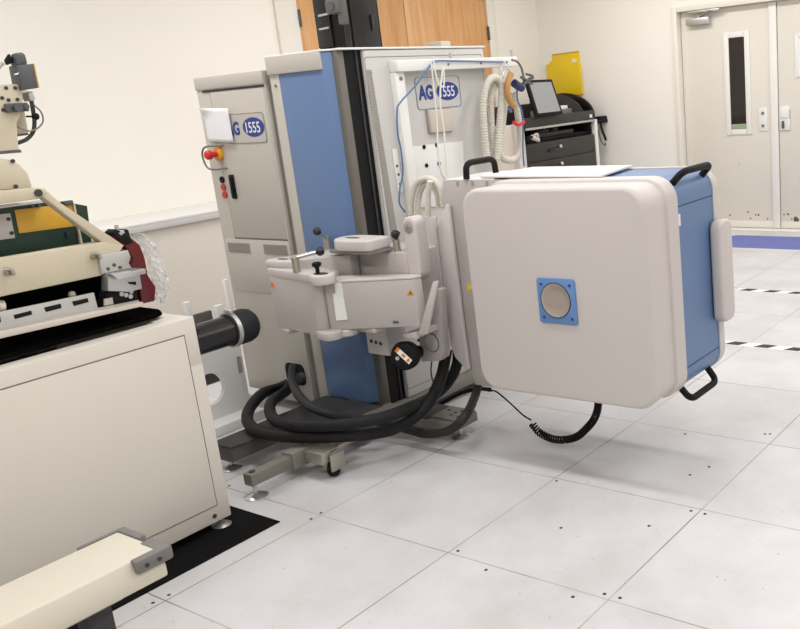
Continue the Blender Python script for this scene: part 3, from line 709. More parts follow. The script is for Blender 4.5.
tag(obj('strap_cable', tube([A(432, 407.5, y=.31), A(443, 402.5, y=.33), A(461, 393, y=.36), A(478, 389, y=.36), A(490, 389.5, y=.33)], .009, 10), 'black'), 'thin black cable crossing behind the two upright hoses', 'cable')
tag(obj('thin_cable', tube([A(432, 360, y=.2), A(431, 370, y=.2), A(432, 378, y=.21), A(434, 384, y=.26)], .003, 8), 'charcoal'), 'thin dark wire hanging below the round wrist cover', 'cable')
# coiled cord
cp = smooth_path([A(532, 424, y=.22), A(540, 433, y=.22), A(555, 439.5, y=.22), A(574, 438, y=.23), A(588, 427, y=.24), A(597, 412, y=.25), Vector((A(601, 404, y=.26).x, .26, HZ0-.022))], 20)
cp = resample(cp, .0012); hel = []; L = len(cp); pa = None
for i, p in enumerate(cp):
    d = (cp[min(i+1, L-1)]-cp[max(i-1, 0)]).normalized()
    if pa is None: pa = frame_of(d)[0]
    pa = (pa-d*pa.dot(d)).normalized(); qa = d.cross(pa); t = i*.0012/(.0115 if i < L*.35 else .0085)*2*PI
    if i == 0: hel.append(p)
    hel.append(p+(pa*math.cos(t)+qa*math.sin(t))*.0135)
lead = [A(485, 389, y=.21), A(489, 391, y=.215), A(496, 391.5, y=.22), A(510, 403, y=.22), A(523, 415, y=.22), A(531, 420, y=.22)]
cc_ = tag(obj('coiled_cord', join(tube(lead, .0034, 8), tube(hel, .0036, 6, False)), 'black'), 'black coiled cord sagging below the test head', 'cord')

# cream hoses above the wrist
def loop(us, y, r, lab):
    return tag(obj('cream_hose', tube([A(u, v, y=y) for u, v in us], r, 12, True, .006), 'hose cream'), lab, 'hose', None)
loop([(411, 215), (411.5, 200), (416, 184), (425, 178.5), (435, 181), (441, 192), (443, 206)], .26, .014, 'cream ribbed hose arching highest above the wrist')
loop([(418, 216), (418.5, 200), (423, 186), (431, 184), (437, 194), (439, 208)], .28, .013, 'cream ribbed hose in the inner arch above the wrist')
loop([(430, 181), (428, 195), (428, 206), (428, 217)], .225, .013, 'cream ribbed hose hanging straight down above the wrist')

# ================================================================== HANGING ON THE OVERHEAD BRACKET
XH = XB+.05
def hang(us, x, r, m, name, lab, cat, rib=0, seg=10): return tag(obj(name, tube([A(u, v, x=x) for u, v in us], r, seg, True, rib), m), lab, cat)
hang([(505, 62), (480, 61.5), (455, 61), (436, 61), (430, 66), (416, 85), (400, 103), (397, 112), (398, 135), (401, 150), (403, 172), (400, 188), (399.5, 203), (405, 212)], XH-.022, .0038, 'air blue', 'air_hose', 'thin blue air hose running along the overhead bracket and down the post', 'air hose')
hang([(433, 57), (436, 75), (440, 86), (444, 84), (443, 68), (440, 100), (444, 130), (447, 178)], XH, .0038, 'cable white', 'white_cable', 'white cable looped over the overhead bracket beside the badge, with a knot', 'cable')
hang([(431, 60), (434, 90), (437, 120), (438, 150), (441, 172), (446, 180)], XH-.012, .0038, 'cable white', 'white_cable', 'straight white cable hanging from the overhead bracket in front of the badge', 'cable')
hk = thing('hose_hook', 'chrome wire hook at the end of the overhead bracket holding a hose bundle', 'hook', A(500, 66, x=XH))
obj('wire', tube([A(u, v, x=XH) for u, v in ((505, 62), (501, 67), (500, 76), (499, 84), (502, 84), (503, 75), (505, 70), (509, 70), (511, 74))], .004, 8), 'chrome', hk)
# ribbed hose bundle: three hanging strands
ch = thing('hose_bundle', 'bundle of pale ribbed hose hanging in long loops beside the side panel', 'hose', A(500, 165, x=XH))
obj('hose', tube([A(u, v, x=XH+.01) for u, v in ((487, 160), (484, 130), (483, 105), (486, 86), (492, 78), (499, 80), (502, 92), (500, 120), (498, 145), (497, 160))], .0185, 12, True, .0065), 'hose cream', ch)
obj('hose', tube([A(u, v, x=XH-.02) for u, v in ((495, 163), (492, 130), (491, 100), (495, 84), (501, 82), (505, 92), (503, 120), (500, 140), (499, 152), (504, 159), (513, 160), (519, 154), (520.5, 142), (519.5, 128), (518, 116), (516, 104), (513, 92))], .0175, 12, True, .0065), 'hose cream', ch)
ts = [A(u, v, x=XH+.045) for u, v in ((511, 73.5), (508, 82), (507.5, 92), (510, 101), (514, 106.5))]
tag(obj('leather_strap', tube(ts, .0155, 10), 'tan'), 'curved tan strap hanging beside the ribbed hoses', 'strap')
cl = thing('spring_clamp', 'small chrome clamp with navy grip hanging from a bent wire', 'clamp', A(521, 86, x=XH+.03))
obj('wire', tube([A(u, v, x=XH+.02) for u, v in ((512, 60), (517, 61.5), (521, 67), (523, 74), (524, 82))], .006, 8), 'steel grey', cl)
obj('grip', tube([A(u, v, x=XH+.03) for u, v in ((514, 83), (518, 86), (522, 88))], .020, 12, False), 'navy', cl)
obj('jaws', join(bar(A(523, 84, x=XH+.03), A(533, 77, x=XH+.03), .012, .014), bar(A(521, 77, x=XH+.03), A(532, 84, x=XH+.02), .012, .010), bar(A(526, 74, x=XH+.02), A(533, 76, x=XH+.02), .01, .01)), 'gun grey', cl)
hang([(517, 87), (517.5, 100), (522, 112), (523, 130), (523, 150), (524, 166)], XH+.015, .0045, 'air blue', 'air_hose', 'blue air hose hanging straight down past the tan strap', 'air hose')
tag(obj('red_tie', tube([A(u, v, x=XH+.03) for u, v in ((513.5, 122), (517, 124.5), (521, 124), (524, 121.5))], .009, 8), 'red'), 'red tie wrapped round the hanging hoses', 'cable tie')
hang([(509, 108), (511, 112)], XH+.03, .008, 'air blue', 'hose_fitting', 'short blue fitting below the tan strap', 'fitting')
# small white sensor on the tower's top
p = A(441, 43, x=-1.75)
tag(obj('sensor_block', bx(-1.82, -1.72, p.y-.035, p.y+.035, ZT+.045, ZT+.072, .004), 'pale beige'), 'small white block on top of the tower, in front of the wood door', 'sensor')

# ================================================================== BLACK MOTOR HOUSING ON THE TOWER'S TOP
ry = .42; zt0 = ZT+.0385
rx0, rx1 = A(316.5, 25, y=ry).x, A(346, 25, y=ry).x
ryb = A(381, 30, x=rx1).y
rk = thing('motor_housing', 'tall black motor housing standing on top of the grey tower', 'motor housing', ((rx0+rx1)/2, (ry+ryb)/2, zt0))
obj('body', bx(rx0, rx1, ry, ryb, zt0, 2.12, .005), 'black', rk)
obj('corner_strip', bx(rx1-.012, rx1+.003, ry-.003, ry+.02, zt0+.001, 2.115, .002), 'black gloss', rk)
obj('side_door', bx(rx1, rx1+.006, ry+.03, ryb-.015, zt0+.012, 2.10, .002), 'black gloss', rk)
p = A(371.5, 23, x=rx1); obj('door_latch', bx(rx1+.006, rx1+.014, p.y-.008, p.y+.008, p.z-.035, p.z+.035, .003), 'charcoal', rk)
us = [A(u, v, y=ry-.012) for u, v in ((318.5, 16), (329, 13.5), (319.5, 29.5), (329, 27.5))]
un = obj('front_unit', bx(rx0+.004, rx0+.10, ry-.010, ry, zt0+.03, us[1].z+.10, .004), 'black gloss', rk)
parts('unit_trim', [bar(us[0], us[1], .006, .009), bar(us[2], us[3], .006, .008)], 'aluminium', un)
p = A(335, 11, y=ry-.03)
cmn = obj('cable_clamp', join(bx(p.x-.04, p.x+.045, ry-.05, ry, p.z-.012, p.z+.05, .01), bx(p.x+.015, p.x+.048, ry-.035, ry, p.z-.06, p.z+.045, .006)), 'dark grey', rk)
obj('clamp_cap', cyl((p.x, ry-.054, p.z+.02), (p.x, ry-.049, p.z+.02), .02, seg=20), 'gun grey', cmn)

# ================================================================== TOOL CART BY THE BACK WALL
TX = -3.45
ty0, ty1 = A(522, 140, x=TX).y, A(597, 140, x=TX).y
zw = A(597, 120, x=TX).z
ct = thing('tool_cart', 'black drawer cart with curved tray end standing by the back wall', 'tool cart', (TX-.3, (ty0+ty1)/2, 0))
obj('body', join(bx(TX-.6, TX-.012, ty0+.02, ty1-.03, .12, zw-.125, .005), bx(TX-.6, TX-.57, ty0+.02, ty1-.03, zw-.126, zw-.006), bx(TX-.6, TX-.03, ty1-.05, ty1-.031, zw-.126, zw-.006)), 'cart black', ct)
obj('end_post', bx(TX-.03, TX+.012, ty1-.03, ty1+.01, .10, zw+.01, .004), 'trim white', ct, 'white end post')
obj('end_post', bx(TX-.05, TX+.01, ty0-.07, ty0+.03, .10, zw+.06, .004), 'panel grey', ct, 'pale grey end post')
zs = [zw-.13, zw-.29, zw-.44, zw-.59, zw-.74, zw-.92]
for z1, z0 in zip(zs, zs[1:]):
    d_ = obj('drawer', bx(TX-.02, TX, ty0+.04, ty1-.035, z0+.008, z1, .004), 'cart black', ct)
    zm = (z0+z1)/2+.01; ym = ty0+.48
    obj('handle', bx(TX-.001, TX+.012, ym-.12, ym+.05, zm-.02, zm+.008, .004), 'black gloss', d_)
    obj('lock', ball((TX+.012, ym+.07, zm+.015), .018), 'chrome', d_)
obj('end_panel', bx(TX-.62, TX-.052, ty0-.012, ty0+.018, .1, zw+.05, .003), 'trim white', ct, 'white end panel')
obj('top_shelf', bx(TX-.62, TX-.05, ty0+.02, ty1-.03, zw-.12, zw-.09, .003), 'black', ct)
obj('edge_rail', bx(TX-.01, TX+.012, ty0+.06, ty1-.02, zw-.008, zw+.012, .003), 'aluminium', ct)
ck = []
for k in range(13):
    t = PI*.5*k/12; ck.append((TX-.02-.50*(1-math.cos(t))*.0-.50*(t/(PI/2)), zw+.03+.26*math.sin(t*1.0)))
cheek = [(TX, zw+.01)]+[(TX-.5*math.sin(PI/2*k/10), zw+.02+.25*(1-math.cos(PI/2*k/10))**.55) for k in range(11)]+[(TX-.62, zw+.27), (TX-.62, zw+.01)]
def arc_end(y0, y1, m, name):
    pts = [(TX, zw+.016)]+[(TX-.36+.36*math.cos(PI/2*k/10), zw+.05+.225*math.sin(PI/2*k/10)) for k in range(11)]+[(TX-.62, zw+.25), (TX-.62, zw+.016)]
    return obj(name, prism(pts, 'y', y0, y1, .004), m, ct)
arc_end(ty1-.03, ty1+.0, 'black gloss', 'tray_end')
arc_end(ty1-.20, ty1-.19, 'charcoal', 'tray_divider')
obj('tray', join(bx(TX-.60, TX-.01, ty0+.05, ty1-.03, zw-.005, zw+.015, .003), bx(TX-.02, TX, ty0+.05, ty1-.03, zw+.0, zw+.098, .006), bx(TX-.62, TX-.6, ty0+.05, ty1-.03, zw, zw+.20, .004)), 'cart black', ct)
obj('name_tag', bx(TX-.001, TX+.004, ty1-.10, ty1-.06, zw+.03, zw+.06), 'paper', ct)
sl_ = thing('slide_tray', 'dark tray of small parts on the shelf of the black drawer cart', 'tray', (TX-.2, (ty0+ty1)/2, zw-.09))
obj('tray', bx(TX-.4, TX-.06, ty0+.35, ty1-.30, zw-.0885, zw-.05, .006), 'charcoal', sl_)
obj('parts', join(bx(TX-.2, TX-.1, ty0+.40, ty0+.55, zw-.05, zw-.03, .004), bx(TX-.2, TX-.1, ty0+.62, ty0+.70, zw-.05, zw-.025, .004)), 'gun grey', sl_)
# tablet leaning on the tray
q = [A(526, 80, x=TX+.02-.03), A(552, 79, x=TX-.01), A(563.5, 113.5, x=TX+.06), A(537, 116.5, x=TX+.06)]
n = (q[1]-q[0]).cross(q[3]-q[0]).normalized()
if n.x < 0: n = -n
tg = thing('tablet', 'black framed tablet with grey screen leaning on the cart tray', 'tablet', (q[2]+q[3])/2)
obj('casing', bevel(quad(q, -n, .03), .008), 'black', tg)
ce = sum(q, Vector())/4
obj('screen', quad([ce+(p-ce)*.84+n*.0008 for p in q], n, .0008), 'screen grey', tg)
pb = thing('paper_pad', 'white paper pad lying in the cart tray beside the tablet', 'paper', (TX-.15, ty1-.5, zw+.075))
obj('sheets', rot(bx(TX-.26, TX-.09, ty1-.50, ty1-.32, zw+.135, zw+.165, .003), (TX-.1, ty1-.35, zw+.09), .15), 'paper', pb)
obj('backing', rot(bx(TX-.36, TX-.07, ty1-.56, ty1-.28, zw+.017, zw+.135, .004), (TX-.1, ty1-.35, zw+.06), .1), 'steel grey', pb)
tc2 = thing('hand_tool', 'small pale hand tool hanging at the end of the cart, beside the blue hose', 'tool', A(537, 140, x=TX+.05))
obj('body', tube([A(532, 137, x=TX+.05), A(538, 140, x=TX+.05), A(536, 134, x=TX+.05)], .022, 10, False), 'pale beige', tc2)
obj('tip', tube([A(527, 138, x=TX+.05), A(532, 137, x=TX+.05)], .012, 8, False), 'black', tc2)
sn = thing('scanner_holder', 'small black scanner holder with dangling wire at the cart end', 'scanner', A(605, 124, x=TX))
obj('cup', join(bx(TX-.10, TX, ty1+.012, ty1+.255, zw-.035, zw-.005, .006), bx(TX-.08, TX-.0, ty1+.09, ty1+.22, zw-.015, zw+.03, .012)), 'black', sn)
obj('wire', tube([(TX, ty1+.09, zw-.03), (TX+.01, ty1+.09, zw-.10), (TX+.01, ty1+.13, zw-.17), (TX, ty1+.16, zw-.20)], .012, 8), 'black', sn)
obj('cord', tube([(TX+.01, ty1+.02, zw-.1), (TX+.02, ty1+.04, zw-.20), (TX+.02, ty1+.11, zw-.25), (TX+.01, ty1+.13, zw-.22)], .004, 8), 'charcoal', sn)

# yellow holder on the back wall
bh = thing('file_holder', 'yellow plastic file holder hung on the back wall above the cart', 'file holder', (-3.9, FY1, 1.3))
Y0 = FY1
def wallp(us, y): return [(A(u, v, y=y).x, A(u, v, y=y).z) for u, v in us]
obj('back_plate', prism(wallp([(551.5, 54.5), (579, 51), (580.5, 78), (553, 80)], Y0-.012), 'y', Y0-.012, Y0, .003), 'yellow', bh)
obj('front_pocket', prism(wallp([(545.5, 65), (549, 64), (549.5, 61.5), (576, 58.5), (577, 63), (580, 63.5), (582.5, 94), (553, 100), (549, 95)], Y0-.035), 'y', Y0-.035, Y0-.012, .006), 'yellow', bh)
obj('plate_edge', prism(wallp([(552, 54.5), (578.5, 51), (578.6, 52.2), (552, 55.7)], Y0-.0125), 'y', Y0-.0135, Y0-.012), 'warning yellow', bh)
obj('white_sticker', prism(wallp([(572, 59.5), (576, 59), (576.3, 62), (572.3, 62.5)], Y0-.0355), 'y', Y0-.0365, Y0-.035), 'paper', bh)

# ================================================================== HANDLER MACHINE AT THE LEFT
MX0, MX1, MY0, MY1, MZ0, MZ1 = -2.28, -1.45, -2.6, -.78, .032, .76
hm = thing('handler_base', 'cream steel machine base with open top standing over the black painted floor shade', 'machine', (-1.85, -1.7, 0))
ec = join(bx(MX0, MX1, MY0, MY1, MZ0, .60, .006), bx(MX1-.07, MX1, MY0, MY1, .59, MZ1, .006), bx(MX0, MX0+.07, MY0, MY1, .59, MZ1, .006), bx(MX0+.06, MX1-.06, MY1-.10, MY1, .59, MZ1, .004), bx(MX0+.06, MX1-.06, MY0, MY0+.08, .59, MZ1, .004))
obj('enclosure', ec, 'machine cream', hm)
obj('side_panel', bx(MX1-.004, MX1+.003, MY0+.06, MY1-.05, MZ0+.062, .705, .002), 'machine cream', hm)
obj('panel_seam', join(bx(MX1-.002, MX1+.0018, MY0+.06, MY1-.0475, .7045, .7085), bx(MX1-.002, MX1+.0018, MY1-.0505, MY1-.0465, MZ0+.06, .7085), bx(MX1-.002, MX1+.0018, MY0+.06, MY1-.0475, MZ0+.0585, MZ0+.0625)), 'seam soft', hm)
obj('inner_liner', bx(MX0+.07, MX1-.07, MY0+.08, MY1-.10, .60, .604), 'black', hm)
q = A(214.5, 516, x=MX1)
obj('screw', cyl((MX1, q.y, q.z), (MX1+.003, q.y, q.z), .008, seg=12), 'charcoal', hm)
for x, y in ((MX1-.025, MY1-.03), (MX0+.05, MY1-.05), (MX1-.03, MY0+.2), (MX0+.05, MY0+.2)):
    level_foot(x, y, hm, .045, .034)
mt = tag(obj('floor_shade_sheet', bx(-2.45, -1.296, -2.6, -.70, .0, .004, .001), 'floor shade black'), 'thin black sheet painting the floor shade under the cream machine base', 'painted shade')  # black sheet paints the shadowed floor under the machine

# black tray plate and test rig standing on the base
tp = tag(obj('support_plate', prism([(-2.2, -1.7), (-1.53, -1.7), (-1.53, -.86), (-1.55, -.83), (-1.60, -.81), (-2.2, -.81)], 'z', .769, .781, .002), 'void'), 'black support plate lying across the open top of the cream machine base', 'plate')
XT = -1.56
rig = thing('docking_rig', 'beige steel docking rig with sloping strut and slotted rail above the machine base', 'test rig', (-1.7, -1.5, .781))
def yz(us, x): return [(A(u, v, x=x).y, A(u, v, x=x).z) for u, v in us]
def ext(us, x, far): # extends a left-cut outline further along -y, out of the picture
    return yz(us, x)
low = yz([(-60, 276), (0, 259), (103, 242), (124, 246), (103, 275), (100, 276), (0, 297), (-60, 315)], XT)
fr = obj('side_frame', join(prism(low, 'x', XT-.05, XT, .004),
    prism(yz([(-60, 197), (0, 191.5), (33, 187.5), (43, 188), (48, 193), (39, 199), (0, 204.5), (-60, 212)], XT), 'x', XT-.05, XT, .004)), 'beige', rig)
obj('strut', prism(yz([(34, 190), (44, 188), (61, 203), (125, 246), (118, 247.5), (103, 243)], XT-.004), 'x', XT-.045, XT-.004, .003), 'beige', fr)
q = A(38, 193, x=XT); obj('pivot_bolt', cyl((XT, q.y, q.z), (XT+.006, q.y, q.z), .011, seg=16), 'charcoal', fr)
for u, v in ((5.5, 273), (92.5, 257)):
    q = A(u, v, x=XT); obj('pull_knob', join(cyl((XT, q.y, q.z), (XT+.018, q.y+.004, q.z), .008, seg=12), tube([(XT+.015, q.y-.012, q.z+.014), (XT+.024, q.y+.006, q.z+.01), (XT+.024, q.y+.012, q.z-.008)], .005, 8)), 'nickel', fr)
# domed hood and head plates
dm = yz([(-40, 190), (-40, 160), (0, 158.5), (10, 159.5), (20, 164.5), (28, 173), (33, 187.5), (15, 190)], XT-.05)
hd = obj('domed_hood', prism(dm, 'x', XT-.4, XT-.05, .006), 'beige', rig)
parts('hood_bolt', [cyl((XT-.05, p.y, p.z), (XT-.046, p.y, p.z), .006, seg=10) for p in (A(12.5, 161, x=XT-.05), A(15.5, 186.5, x=XT-.05))], 'charcoal', hd)
hp_ = obj('head_plate', join(prism(yz([(-40, 84), (0, 84), (21, 84), (24, 108), (17, 123), (19, 148), (21, 152), (-40, 156)], XT-.1), 'x', XT-.16, XT-.1, .004), prism(yz([(0, 84), (31, 91), (23, 100), (29, 134), (17, 136), (0, 130)], XT-.17), 'x', XT-.2, XT-.17, .003)), 'beige', rig)
yp = A(-22, 150, x=XT-.13).y
obj('support_post', bx(XT-.155, XT-.11, yp-.03, yp+.03, A(-22, 175, x=XT-.13).z, A(-22, 140, x=XT-.13).z, .003), 'beige', rig)
obj('plate_edge', join(prism(yz([(-40, 154), (20.5, 149.5), (21.5, 152.5), (-40, 157.5)], XT-.098), 'x', XT-.17, XT-.097), prism(yz([(17.5, 134), (28.5, 133), (28.5, 135), (17.5, 136.5)], XT-.168), 'x', XT-.2, XT-.167)), 'dark grey', hp_)
parts('screw_hole', [cyl((XT-.1, q.y, q.z), (XT-.098, q.y, q.z), .0055, seg=10) for q in [A(u, v, x=XT-.1) for u, v in ((6, 88), (15, 88), (8.5, 100), (17.5, 99.5), (7, 106), (8, 110), (2, 98), (3, 110))]], 'charcoal', hp_)
q = A(15, 108, x=XT-.1)
obj('coupling', join(bx(XT-.1, XT-.09, q.y-.03, q.y+.035, q.z-.012, q.z+.014, .003), cyl((XT-.1, q.y, q.z), (XT-.075, q.y, q.z), .013), cyl((XT-.1, q.y+.025, q.z+.002), (XT-.08, q.y+.025, q.z+.002), .009), cyl((XT-.1, q.y-.024, q.z-.003), (XT-.085, q.y-.024, q.z-.003), .009)), 'gun grey', hp_)
# grey motor at the top
XM = XT-.085
mo = obj('motor', join(prism(yz([(17, 65), (33, 63.5), (38, 88), (22, 90.5)], XM), 'x', XM-.055, XM, .004), prism(yz([(15, 56), (17, 53), (22, 51.5), (26, 54), (28.5, 64.5), (17, 66)], XM-.005), 'x', XM-.045, XM-.005, .008)), 'gun grey', rig, 'dark grey motor')
obj('motor_cover', prism(yz([(33, 63.5), (34.5, 63.5), (39.5, 87.5), (38, 88)], XM), 'x', XM-.055, XM, .001), 'tan', mo)
obj('connector', prism(yz([(6, 60), (10, 53.5), (11, 57), (17, 56), (17, 61), (8, 65)], XM-.02), 'x', XM-.035, XM-.02, .002), 'black', mo)
obj('motor_tag', prism(yz([(14, 74), (19, 72.5), (18, 74.5), (15, 75)], XM+.0005), 'x', XM, XM+.001), 'paper', mo)
obj('terminal', prism(yz([(28, 92), (33, 91), (36, 99), (34, 101), (30, 101)], XM-.03), 'x', XM-.07, XM-.03, .003), 'aluminium', mo)
cb = obj('motor_cable', tube([A(u, v, x=XM-.04) for u, v in ((31, 99), (33, 110), (34.5, 122), (33, 132), (27, 139), (18, 143))], .006, 10), 'charcoal', rig)
obj('cable_clip', join(ball(A(35.5, 116.5, x=XM-.04), .011), bar(A(26, 116.5, x=XM-.04), A(35, 116.5, x=XM-.04), .006, .006)), 'black', cb)
obj('motor_cable', tube([A(u, v, x=XM-.03) for u, v in ((34, 105), (41, 112), (43, 121), (38, 128), (29, 131), (18, 127), (10, 121))], .0025, 8), 'seam grey', rig)
obj('motor_cable', tube([A(u, v, x=XM-.03) for u, v in ((3, 63), (-3, 70), (-12, 82))], .005, 8), 'aluminium', rig)
# circuit board, amber window, white cover
XP = XT-.14
pcb = obj('circuit_board', prism(yz([(-60, 215), (0, 208.5), (40, 201), (72, 203), (87, 206), (92, 246), (0, 262), (-60, 272)], XP), 'x', XP-.01, XP), 'pcb green', rig)
obj('amber_film', prism(yz([(14.5, 210), (44, 206.5), (74, 203), (76, 226), (19, 233.5)], XP+.002), 'x', XP, XP+.003, .001), 'amber', pcb, 'amber film window')
obj('white_cover', prism(yz([(-30, 217), (10, 213), (15, 238), (-30, 244)], XP+.003), 'x', XP, XP+.006, .002), 'panel grey', pcb)
parts('cover_screw', [cyl((XP+.006, q.y, q.z), (XP+.008, q.y, q.z), .006, seg=10) for q in [A(u, v, x=XP+.006) for u, v in ((8.5, 219), (11.5, 233))]], 'charcoal', pcb)
parts('board_standoff', [prism(yz(us, XP+.004), 'x', XP, XP+.012) for us in ([(76, 224), (77.5, 224), (82, 245), (80, 246)], [(72, 203), (73.5, 203), (75.5, 213), (74, 213)])], 'beige', pcb)
parts('board_connector', [prism(yz([(60, 201.5), (71, 200), (72, 204), (66, 206)], XP+.004), 'x', XP, XP+.016, .002)]+[cyl((XP, q.y, q.z), (XP+.01, q.y, q.z), .006, seg=10) for q in [A(u, v, x=XP) for u, v in ((32, 206), (38, 205.5))]], 'gun grey', pcb)
obj('blue_component', prism(yz([(65.5, 232), (69, 231), (69, 237), (66, 238)], XP+.002), 'x', XP, XP+.008, .001), 'navy', pcb)
obj('white_top_rail', prism(yz([(-40, 213), (0, 206), (44, 199.5), (46, 202.5), (0, 208.5), (-40, 216)], XT-.09), 'x', XT-.13, XT-.09, .002), 'panel grey', rig)
# aluminium brackets and slotted rail
XA = XT+.012
obj('end_bracket', join(prism(yz([(99, 256), (128, 250), (131, 257), (129, 263), (132, 268), (102, 274)], XA), 'x', XA-.04, XA, .002), prism(yz([(108, 273.5), (139, 268), (142.5, 289), (128, 292), (108, 291)], XA+.012), 'x', XA-.03, XA+.012, .002)), 'aluminium', rig)
obj('bracket_lip', prism(yz([(106, 274), (139, 268), (140, 273), (112, 279)], XA+.014), 'x', XA+.012, XA+.05, .001), 'chrome', rig)
parts('bracket_hole', [cyl((XA, q.y, q.z), (XA+.002, q.y, q.z), .006, seg=10) for q in [A(u, v, x=XA) for u, v in ((108, 269), (114, 265), (120, 267.5))]], 'chip grey', rig)
obj('rail_slot', prism(yz([(128, 282), (136, 281.5), (136, 285), (129, 284)], XA+.0125), 'x', XA+.012, XA+.0135), 'black', rig)
bk = obj('bearing_block', prism(yz([(108, 292), (130, 286), (137, 290), (139, 304), (103, 309)], XA-.01), 'x', XA-.06, XA-.01, .002), 'black', rig)
parts('bearing_hole', [cyl((XA-.01, q.y, q.z), (XA-.008, q.y, q.z), .0075, seg=12) for q in [A(u, v, x=XA-.01) for u, v in ((126, 289.5), (131, 291.5), (126, 295), (130.5, 296.5), (121.5, 294))]], 'aluminium', bk)
obj('bearing_plate', prism(yz([(104, 299), (112, 297.5), (113, 304), (104, 305.5)], XA-.009), 'x', XA-.012, XA-.006), 'beige plate', bk)
slr = prism(yz([(-60, 328), (0, 312), (94, 292.5), (98, 308), (139, 300), (139.5, 305.5), (0, 337), (-60, 352)], XA), 'x', XA-.006, XA, .001)
sr = obj('slotted_rail', slr, 'aluminium', rig)
for us in ([(-6, 318), (0, 316), (1, 322), (-5, 324)], [(13.5, 315), (31, 310.5), (32, 314.5), (15, 319)], [(44, 307.5), (60.5, 303.5), (61.5, 308), (46, 312)], [(72, 301.5), (87.5, 298), (88.5, 302), (74, 306)]):
    obj('slot_opening', prism(yz(us, XA), 'x', XA-.001, XA+.0012), 'black', sr)
obj('rail_edge', prism(yz([(-60, 347), (0, 331), (139, 301.5), (139.5, 305.5), (0, 337), (-60, 352)], XA+.001), 'x', XA, XA+.025, .001), 'beige plate', sr)
obj('dark_interior', bx(-2.05, XT-.11, -1.55, -.93, .80, .965, .004), 'void', rig)  # lightless black block stands in for the shaded interior under the beam
parts('roller', [cyl(A(-3, 307, x=XT-.03), A(3, 307, x=XT-.03), .02), ball(A(72, 294.5, x=XT-.04), .011)], 'pale beige', rig)
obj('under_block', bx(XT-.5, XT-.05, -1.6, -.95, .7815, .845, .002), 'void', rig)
# red lever bracket
rb_ = yz([(112, 233), (118, 230), (124, 232), (127, 230), (129, 236), (140, 245), (145, 258), (148, 275), (156, 287), (155, 301), (142, 304), (140, 290), (134, 270), (131, 266), (133, 258), (128, 250), (124, 245)], XT-.03)
rdb = obj('red_bracket', prism(rb_, 'x', XT-.07, XT-.03, .003), 'dark red', rig, 'dark red bracket')
obj('bracket_top', prism(yz([(112, 233), (116, 229), (124, 233), (126, 229), (128.5, 230), (130, 236), (133, 243), (126, 245)], XT-.027), 'x', XT-.075, XT-.026, .002), 'black', rdb)
obj('top_pin', join(cyl(A(116.5, 231, x=XT-.05), A(116.5, 225, x=XT-.05), .006, seg=10), prism(yz([(119, 233), (124, 230), (125, 233), (121, 235.5)], XT-.022), 'x', XT-.06, XT-.022)), 'aluminium', rdb)
# crumpled clear film over the red bracket
b = nb(); nu, nv = 26, 16; g = []
edge_in = [(131, 233), (140, 243), (146, 258), (149, 275), (155, 287), (154, 302)]
edge_out = [(136, 233), (149, 240), (156, 252), (163, 268), (164, 286), (158, 303)]
ei = smooth_path([A(u, v, x=XT-.05) for u, v in edge_in], 5); eo = smooth_path([A(u, v, x=XT-.10) for u, v in edge_out], 5)
for i in range(len(ei)):
    row = []
    for j in range(nv+1):
        t = j/nv; p = ei[i].lerp(eo[i], t)
        p = p+Vector((.045*math.sin(PI*t)+random.uniform(-.008, .008), random.uniform(-.004, .004), random.uniform(-.004, .004)))
        row.append(b.verts.new(p))
    g.append(row)
for i in range(len(ei)-1):
    for j in range(nv): b.faces.new((g[i][j], g[i+1][j], g[i+1][j+1], g[i][j+1]))
bmesh.ops.recalc_face_normals(b, faces=b.faces)
tag(obj('plastic_film', b, 'film', flat=True), 'crumpled clear plastic film wrapped round the dark red bracket', 'plastic film')

# exhaust pipe at the end of the machine base
xp = -1.60
pa, pe = A(203, 330, x=xp), A(243, 327, x=xp)
ep = thing('exhaust_pipe', 'black pipe with rubber end cap sticking out of the cream machine base', 'pipe', (xp, MY1, .55))
z0 = (A(213, 330, x=xp).z); yE = A(224, 328, x=xp).y; z0 -= .018; yE += .012
obj('pipe', join(cyl((xp, MY1+.0005, z0), (xp, yE+.05, z0), .055, seg=32), cyl((xp, MY1+.0005, z0), (xp, MY1+.012, z0), .075, seg=32)), 'black gloss', ep)
cpf = [(0, .058), (.01, .062), (.045, .064), (.075, .064), (.095, .058), (.108, .046), (.115, .028), (.117, .003)]
obj('rubber_cap', lathe((xp, yE, z0), Vector((0, 1, .0)), cpf, 36), 'rubber', ep)
obj('hose_clamp', join(lathe((xp, yE+.005, z0), (0, 1, 0), [(0, .0645), (0, .066), (.016, .066), (.016, .0645)], 36), bx(xp-.01, xp+.03, yE+.003, yE+.019, z0+.062, z0+.078, .003)), 'aluminium', ep)
obj('pipe_bracket', join(bx(xp-.02, xp+.07, MY1+.0005, MY1+.08, z0+.055, z0+.064, .002), bx(-1.505, -1.495, MY1+.0005, MY1+.008, z0-.13, z0-.05, .002)), 'charcoal', ep)

# white plastic stand behind the pipe
WX = -2.36
ws = thing('plastic_stand', 'white plastic stand with round cut-out and upright posts behind the black pipe', 'stand', (WX, -.2, 0))
yb0, yb1 = A(150, 400, x=WX).y, A(246, 400, x=WX).y
zc = A(212, 388, x=WX); hr = .075
b = nb()
outer = rr(yb0, yb1, .045, A(230, 330, x=WX).z, .01, 2)
